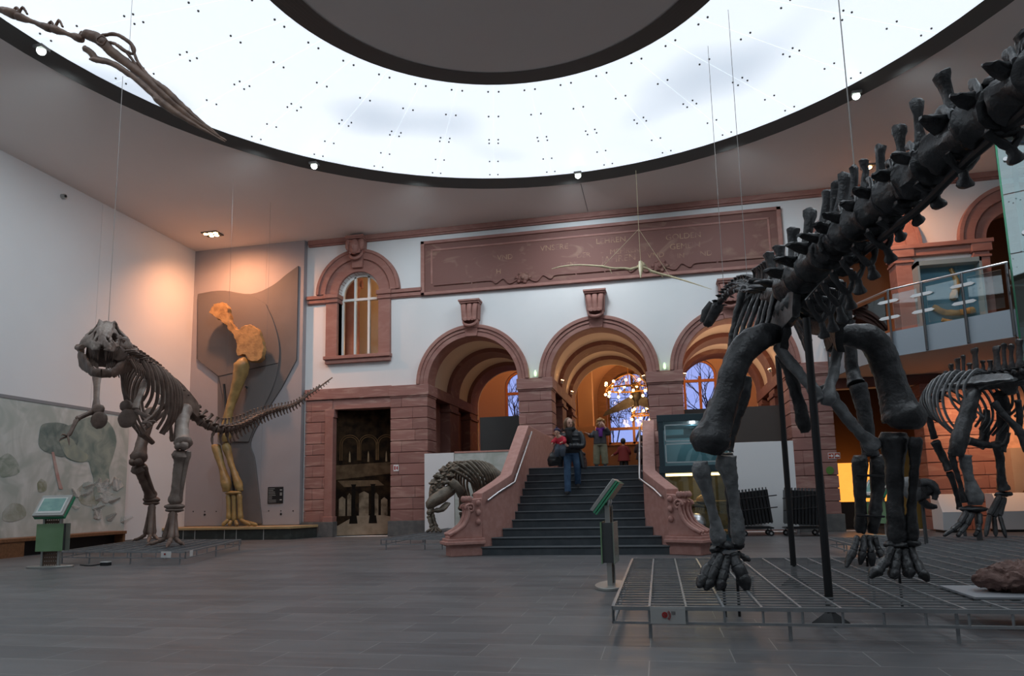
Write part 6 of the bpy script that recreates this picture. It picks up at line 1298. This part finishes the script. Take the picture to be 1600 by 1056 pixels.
f, r, u = fr(hF); mb = MB(); mb.ell(hC+u*.035-f*.03, (.1, .1, .1), None, 14, 10)
for s in (-1, 1): T2(mb, [hC+u*.1-f*.02, hC+r*s*.082+u*.03-f*.0, hC+r*s*.095-u*.08-f*.01, hC+r*s*.09-u*.19-f*.0], [.035, .042, .036, .02])
T2(mb, [hC+u*.09-f*.06, hC-f*.105, hC-f*.09-u*.14, hC-f*.08-u*.2], [.05, .06, .06, .03])
mb.build('hair', HAIR_B, wm, lump=(.006, 25))
mb = MB()
T2(mb, [loc(o, -.03, .06, 1.42), loc(o, -.015, .065, 1.34), loc(o, -.01, .065, 1.2), loc(o, 0, .07, 1.0), loc(o, .0, .08, .92)], [(.11, .08), (.215, .125), (.215, .145), (.21, .15), (.22, .15)], 18, X_)
for s, a in ((-1, .9), (1, 1)):                                        # open coat tails
    for k in range(6): T2(mb, [loc(o, s*.2, .03, .95), loc(o, s*(.23+.006*k), .0+.05*k, .75), loc(o, s*(.25+.02*(s > 0)), -.03+.06*k, .56 if s > 0 else .62)], [.045, .05, .04])
for z in (1.28, 1.18, 1.08, .98): mb.tube([loc(o, -.01+.222*math.cos(t*PI/8), .067+.152*math.sin(t*PI/8), z) for t in range(16)], .012, 6, closed=True)
for e, h_, s in ((eR, hR, -1), (eL, hL, 1)):
    T2(mb, [loc(o, s*.17, .06, 1.35), loc(o, s*.25, .045, 1.2), e, e.lerp(h_, .5), e.lerp(h_, .88)], [.078, .075, .066, .058, .05])
    for t in (.3, .6, .85): mb.ell(e.lerp(h_, t), .064)
for k in range(4): mb.tube([loc(o, .2, .02, .9-.1*k), loc(o, .275, .06, .88-.1*k), loc(o, .26, .26, .88-.1*k)], .035, 8)
remesh(mb.build('coat', COAT, wm), .012)
mb = MB(); T2(mb, [loc(o, -.12, .03, 1.43), loc(o, -.03, -.07, 1.40), loc(o, .06, .02, 1.43), loc(o, -.02, .13, 1.42), loc(o, -.12, .03, 1.41)], [.055]*5); T2(mb, [loc(o, -.03, -.08, 1.40), loc(o, -.02, -.12, 1.25), loc(o, 0, -.1, 1.1)], [.07, .07, .05]); mb.build('scarf', mat('black_scarf', (.008, .008, .009), .8), wm, lump=(.01, 18))
mb = MB(); T2(mb, [loc(o, 0, .06, 1.0), loc(o, 0, .06, .86)], [(.17, .12), (.175, .125)], 14, X_); T2(mb, [loc(o, -.085, .06, .9), loc(o, -.09, -.03, .5), loc(o, -.09, -.08, .06)], [.105, .08, .072]); T2(mb, [loc(o, .085, .06, .9), loc(o, .125, .03, .58), loc(o, .10, .2, .24)], [.105, .08, .07]); remesh(mb.build('jeans', JEAN, wm), .012)
for p, s in ((L0, -1), (L1, 1)):
    mb = MB(); T2(mb, [p+V((0, .06, .035)), p+V((s*.005, -.05, .04)), p+V((s*.02, -.16, .03))], [(.04, .05), (.045, .042), (.035, .028)], 10, X_); mb.tube([p+V((0, .05, .05)), p+V((0, .05, .11))], [.045, .04], 10); mb.build('shoe', SHOE, wm)
bg_ = thing('shoulder_bag', loc(o, -.32, -.02, .62), 'large soft black shoulder bag hanging at the walking woman\'s side', 'bag'); mb = MB(); T2(mb, [loc(o, -.34, -.02, .92), loc(o, -.36, -.02, .78), loc(o, -.35, -.02, .64)], [(.10, .05), (.17, .08), (.15, .07)], 14, X_); mb.build('bag_body', mat('black_leather', (.008, .008, .009), .35), bg_, lump=(.012, 8)); MB().tube(spl([loc(o, -.42, .0, .92), loc(o, -.30, .02, 1.2), loc(o, -.17, .0, 1.455), loc(o, -.2, .1, 1.2), loc(o, -.28, .03, .92)], 5), .012, 6).build('strap', SHOE, bg_)
# ---- baby
bo_ = loc(o, -.2, -.24, 1.04); bh = loc(bo_, -.06, -.04, .30)
by = thing('person', bo_, 'baby in red jacket and dark knitted hat held by the woman on the stairs', 'person'); RED = mat('red_baby_jacket', (.50, .012, .035), .7)
mb = MB(); head(mb, bh, .16, (-.1, -1, -.1)); T2(mb, [bh-V((0, -.01, .06)), loc(bo_, 0, .03, .15), loc(bo_, .03, .04, 0)], [(.05, .05), (.09, .07), (.085, .07)], 12, X_); T2(mb, [loc(bo_, -.07, .02, .18), loc(bo_, -.15, -.06, .1), loc(bo_, -.16, -.1, .06)], [.035, .03, .022]); T2(mb, [loc(bo_, .07, .02, .18), loc(bo_, .1, -.07, .1), loc(bo_, .05, -.11, .08)], [.035, .03, .022])
hand(mb, loc(bo_, -.16, -.1, .06), (-.1, -.5, -.4), (1, 0, 0), .07, .6); hand(mb, loc(bo_, .05, -.11, .08), (-.6, -.4, -.2), (0, .5, -.5), .07, .6); T2(mb, [loc(bo_, -.03, .02, .02), loc(bo_, -.06, -.08, -.08), loc(bo_, -.07, -.06, -.2)], [.055, .045, .03]); T2(mb, [loc(bo_, .06, .02, .02), loc(bo_, .06, -.08, -.08), loc(bo_, .05, -.06, -.2)], [.055, .045, .03])
remesh(mb.build('body', SKIN, by), .008); face(by, bh, .16, (-.1, -1, -.1))
mb = MB(); T2(mb, [loc(bo_, -.03, .02, .21), loc(bo_, 0, .03, .14), loc(bo_, .03, .03, .0)], [(.075, .07), (.115, .095), (.11, .09)], 14, X_); T2(mb, [loc(bo_, -.07, .02, .18), loc(bo_, -.145, -.06, .1), loc(bo_, -.155, -.09, .07)], [.052, .046, .038]); T2(mb, [loc(bo_, .07, .02, .18), loc(bo_, .1, -.07, .1), loc(bo_, .06, -.1, .085)], [.052, .046, .038]); remesh(mb.build('jacket', RED, by), .01)
MB().ell(bh+V((0, .02, .045)), (.078, .082, .062), None, 14, 10).ell(bh+V((0, .0, .11)), .02).build('hat', mat('dark_blue_hat', (.02, .022, .06), .8, c2=(.25, .05, .06), scale=9, ramp=(.55, .6)), by)
mb = MB(); T2(mb, [loc(bo_, -.03, .02, .02), loc(bo_, -.06, -.08, -.08), loc(bo_, -.07, -.06, -.22)], [.075, .065, .05]); T2(mb, [loc(bo_, .06, .02, .02), loc(bo_, .06, -.08, -.08), loc(bo_, .05, -.06, -.22)], [.075, .065, .05]); remesh(mb.build('trousers', mat('grey_blue_trousers', (.06, .075, .1), .8), by), .01)
# ---- girl at the top of the stairs
g = V((at(939, 727, 16.75).x, 16.75, 11*RI)); gF = V((.15, -1, -.05)); gC = loc(g, .03, 0, 1.02)
gl = thing('person', g, 'child with blond curls, purple scarf and olive trousers standing at the top of the stairs', 'person')
mb = MB(); head(mb, gC, .2, gF); T2(mb, [loc(g, .02, .02, .93), loc(g, .01, .02, .86)], [.04, .05]); T2(mb, [loc(g, .01, .02, .86), loc(g, 0, .02, .72), loc(g, 0, .02, .56)], [(.11, .07), (.12, .09), (.12, .09)], 14, X_)
for s in (-1, 1): T2(mb, [loc(g, s*.065, .02, .56), loc(g, s*.08, 0, .3), loc(g, s*.09, .0, .07)], [.07, .052, .035])
q1, q2 = loc(g, -.22, -.06, .74), loc(g, -.26, -.14, .78); T2(mb, [loc(g, -.11, .02, .84), loc(g, -.17, -.01, .76), q1, q2], [.045, .04, .032, .022]); hand(mb, q2, (-.7, -.2, .35), (.1, -.2, 1), .12, .5)
q3, q4 = loc(g, .22, -.01, .80), loc(g, .12, -.10, .95); T2(mb, [loc(g, .12, .02, .84), loc(g, .18, .0, .79), q3], [.045, .042, .035]); T2(mb, [q3, q3.lerp(q4, .5), q4], [.034, .03, .022]); hand(mb, q4, (-.3, -.15, .8), (-.5, .6, .1), .12, .5)
remesh(mb.build('body', SKIN, gl), .008); face(gl, gC, .2, gF)
mb = MB(); r_ = random.Random(5); f, r, u = fr(gF)
for i in range(70):
    a = r_.uniform(0, 2*PI); b = r_.uniform(-.5, 1); c = V((math.cos(a)*math.sqrt(max(0, 1-b*b)), math.sin(a)*math.sqrt(max(0, 1-b*b)), b))
    if c.dot(f) > .55 and b < .55: continue
    mb.ell(gC+V((c.x*.095, c.y*.1, c.z*.105+.02)), r_.uniform(.02, .034), None, 8, 6)
mb.ell(gC+u*.03-f*.02, (.085, .085, .09)); mb.build('hair', HAIR_C, gl)
GREY = mat('grey_child_jacket', (.055, .055, .06), .8, c2=(.08, .08, .085), scale=10)
mb = MB(); T2(mb, [loc(g, .01, .02, .885), loc(g, .01, .02, .82), loc(g, 0, .02, .7), loc(g, 0, .02, .54)], [(.085, .07), (.145, .10), (.15, .12), (.16, .125)], 16, X_); T2(mb, [loc(g, -.11, .02, .84), loc(g, -.17, -.01, .76), q1, q1.lerp(q2, .75)], [.062, .058, .05, .04]); T2(mb, [loc(g, .12, .02, .84), loc(g, .18, .0, .79), q3, q3.lerp(q4, .7)], [.062, .06, .055, .042]); remesh(mb.build('jacket', GREY, gl), .01)
mb = MB(); T2(mb, [loc(g, -.06, .0, .90), loc(g, .02, -.075, .87), loc(g, .09, .0, .9), loc(g, .02, .08, .9), loc(g, -.06, .0, .89)], [.04]*5); T2(mb, [loc(g, .02, -.085, .88), loc(g, .03, -.12, .8), loc(g, .03, -.13, .70)], [.05, .05, .045]); mb.build('scarf', mat('purple_scarf', (.12, .015, .20), .8), gl, lump=(.008, 20))
mb = MB(); T2(mb, [loc(g, 0, .02, .6), loc(g, 0, .02, .5)], [(.14, .11), (.145, .115)], 14, X_)
for s in (-1, 1): T2(mb, [loc(g, s*.072, .02, .52), loc(g, s*.09, 0, .3), loc(g, s*.098, .0, .06)], [.092, .085, .082])
remesh(mb.build('trousers', mat('olive_trousers', (.19, .18, .115), .8, c2=(.24, .23, .15), scale=9), gl), .01)
for s in (-1, 1): mb = MB(); T2(mb, [loc(g, s*.1, .05, .035), loc(g, s*.105, -.05, .035), loc(g, s*.11, -.11, .025)], [(.04, .04), (.045, .036), (.03, .022)], 10, X_); mb.build('shoe', SHOE, gl)
# ---- two dim children further back
def backkid(p, h, lab, col, armdir):
    t = thing('person', p, lab, 'person'); k = h/1.1; c = loc(p, 0, 0, .98*k); mb = MB(); head(mb, c, .19*k, (0, 1, 0)); T2(mb, [loc(p, 0, 0, .9*k), loc(p, 0, 0, .84*k)], [.04*k, .05*k]); T2(mb, [loc(p, 0, 0, .84*k), loc(p, 0, 0, .68*k), loc(p, 0, 0, .5*k)], [(.11*k, .08*k), (.12*k, .09*k), (.13*k, .1*k)], 12, X_)
    for s in (-1, 1): T2(mb, [loc(p, s*.06*k, 0, .52*k), loc(p, s*.07*k, 0, .28*k), loc(p, s*.07*k, 0, .05*k)], [.065*k, .05*k, .035*k])
    ends = []
    for s in (-1, 1):
        e = loc(p, s*.19*k, .0, .66*k); w_ = e+V((armdir*.16*k if s*armdir > 0 else s*.02, .05, -.09*k)); ends.append((s, e, w_)); T2(mb, [loc(p, s*.11*k, 0, .82*k), e, w_], [.042*k, .034*k, .022*k]); hand(mb, w_, w_-e, (0, 1, .2), .1*k, .5)
    remesh(mb.build('body', SKIN, t), .01); face(t, c, .19*k, (0, 1, 0)); MB().ell(loc(c, 0, -.02, .03), (.085*k, .09*k, .1*k)).build('hair', HAIR_D, t)
    mb = MB(); T2(mb, [loc(p, 0, 0, .87*k), loc(p, 0, 0, .8*k), loc(p, 0, 0, .65*k), loc(p, 0, 0, .36*k)], [(.09*k, .07*k), (.15*k, .11*k), (.155*k, .12*k), (.21*k, .15*k)], 14, X_)
    for s, e, w_ in ends: T2(mb, [loc(p, s*.11*k, 0, .82*k), e, e.lerp(w_, .85)], [.06*k, .052*k, .042*k])
    remesh(mb.build('coat', col, t), .012); mb = MB()
    for s in (-1, 1): T2(mb, [loc(p, s*.07*k, 0, .45*k), loc(p, s*.075*k, 0, .06*k)], [.075*k, .065*k])
    mb.build('trousers', HAIR_D, t)
    for s in (-1, 1): mb = MB(); mb.tube([loc(p, s*.075*k, -.05, .035), loc(p, s*.08*k, .1, .03)], [.042, .03], 10); mb.build('shoe', SHOE, t)
p = at(974, 700, 21.5); backkid(V((p.x, 21.5, ZF)), 1.02, 'child in dark red coat seen from behind in the hall past the stairs', mat('dark_red_coat', (.16, .012, .01), .8), -1)
p = at(1003, 700, 21.0); backkid(V((p.x, 21.0, ZF)), 1.05, 'dark-clothed child half hidden behind the right balustrade in the hall', mat('dark_brown_coat', (.03, .012, .01), .8), 1)
# ================================================================= LIGHT
w = bpy.data.worlds.new('dusk'); sc.world = w; w.use_nodes = True
w.node_tree.nodes['Background'].inputs[0].default_value = (.30, .36, .78, 1); w.node_tree.nodes['Background'].inputs[1].default_value = .9
# ring spots (fixtures on the rim) wash the walls
for i, (x, y, to, lab) in enumerate((( -10.86, 10.06, (-14, 15, 4), 'white spotlight at the far left of the ceiling ring beside the hanging skull'), (-8.16, 15.49, (-9, 20.5, 4), 'white spotlight on the ceiling ring, left of the middle'),
        (-1.70, 17.70, (-2, 20.5, 5), 'white spotlight on the ceiling ring at its farthest point'), (4.59, 15.39, (2, 12, 2), 'white spotlight on the ceiling ring above the black tail'))):
    t = thing('ring_spotlight', (x, y, 9.5), lab, 'spotlight', 'spotlights on the ceiling ring'); p = V((x, y, 9.52)); d = (V(to)-p).normalized(); c = (V((0, 0, EYE))-p).normalized()
    MB().box(x-.1, x+.1, y-.1, y+.1, 9.54, 9.6).build('mount', M_['ring'], t)
    MB().tube([p-c*.12, p+c*.02], [.06, .085], 14).build('lamp_housing', M_['steel'], t); MB().tube([p+c*.02, p+c*.03], [.075, .075], 14).build('lens', M_['coollens'], t)
    lamp('SPOT', p+d*.3-V((0, 0, .15)), SPOTW[i], (1, .98, .95), .25, to, 120, 1)
t = thing('downlight', (-13.48, 19.0, 9.5), 'cluster of warm recessed lamps in the ceiling over the golden leg bones', 'ceiling lamp'); 
MB().box(-13.75, -13.2, 18.8, 19.2, 9.55, 9.6).build('frame', M_['ring'], t)
for dx, dy in ((-.17, -.08), (0, -.08), (.17, -.08), (-.09, .1), (.09, .1)): MB().ell((-13.48+dx, 19+dy, 9.55), (.07, .07, .03), n=10, h=6).build('bulb', M_['warmlens'], t)
lamp('SPOT', (-13.1, 18.5, 9.45), 620, (1, .42, .2), .15, (-13.0, 20.0, 5), 150, 1)
t = thing('downlight', (5.85, 19.2, 9.5), 'small warm lamp in the ceiling seen between the black tail spines', 'ceiling lamp')
MB().box(5.7, 6.0, 19.05, 19.35, 9.55, 9.6).build('frame', M_['ring'], t); MB().ell((5.85, 19.2, 9.54), (.09, .09, .04)).build('bulb', M_['warmlens'], t)
lamp('SPOT', (5.9, 19.1, 9.4), 260, (1, .45, .22), .15, (7.5, 20.3, 5), 130, 1)
# added cool fill spots round the whole ring, without fixtures
for k in range(14):
    a = 2*PI*(k+.5)/14; p = V((RC[0]+9.2*math.cos(a), RC[1]+9.2*math.sin(a), 9.5)); o = V((math.cos(a), math.sin(a), 0))
    lamp('SPOT', p-V((0, 0, .1)), RIM_FILL_W, (.78, .92, 1), .5, p+o*5-V((0, 0, 5.5)), 140, 1)
    if k % 2: lamp('SPOT', p-V((0, 0, .1)), RIM_FILL_D, (.80, .92, 1), .5, p-o*4-V((0, 0, 9)), 120, 1)
# vestibule, hall, side rooms
VW = (1, .62, .40)
for cx, e in zip(ARCHX, (3, 8, 22)):
    for y in (22.0, 24.6): lamp('POINT', (cx, y, 4.9), e, VW, .15)
lamp('POINT', (-2.5, 28.2, 8.6), 75, (1, .55, .26), .3); lamp('POINT', (-6.0, 28.2, 8.4), 45, (1, .5, .22), .3); lamp('POINT', (2.6, 28.2, 8.6), 60, (1, .55, .26), .3)
lamp('POINT', (-9.3, 21.5, 6.2), 10, (1, .45, .18), .2); lamp('POINT', (-8.6, 22.6, 8.4), 16, (1, .5, .2), .2)
lamp('POINT', (7.4, 21.9, 6.6), 5, (1, .45, .18), .2)
lamp('POINT', (5.6, 22.3, 1.6), 8, (1, .4, .08), .15)
lamp('SPOT', (7.9, 18.9, 3.8), 210, (1, .50, .25), .15, (8.3, 20.5, 1.8), 110, 1)
sc.view_settings.view_transform = 'Standard'; sc.view_settings.look = 'None'; sc.view_settings.gamma = 1; sc.view_settings.use_curve_mapping = False
sc.view_settings.exposure = EXPO
sc.cycles.max_bounces = 8; sc.cycles.diffuse_bounces = 5; sc.cycles.glossy_bounces = 3; sc.cycles.transparent_max_bounces = 10
sc.cycles.sample_clamp_indirect = 4; sc.cycles.use_denoising = True; sc.cycles.caustics_reflective = False; sc.cycles.caustics_refractive = False
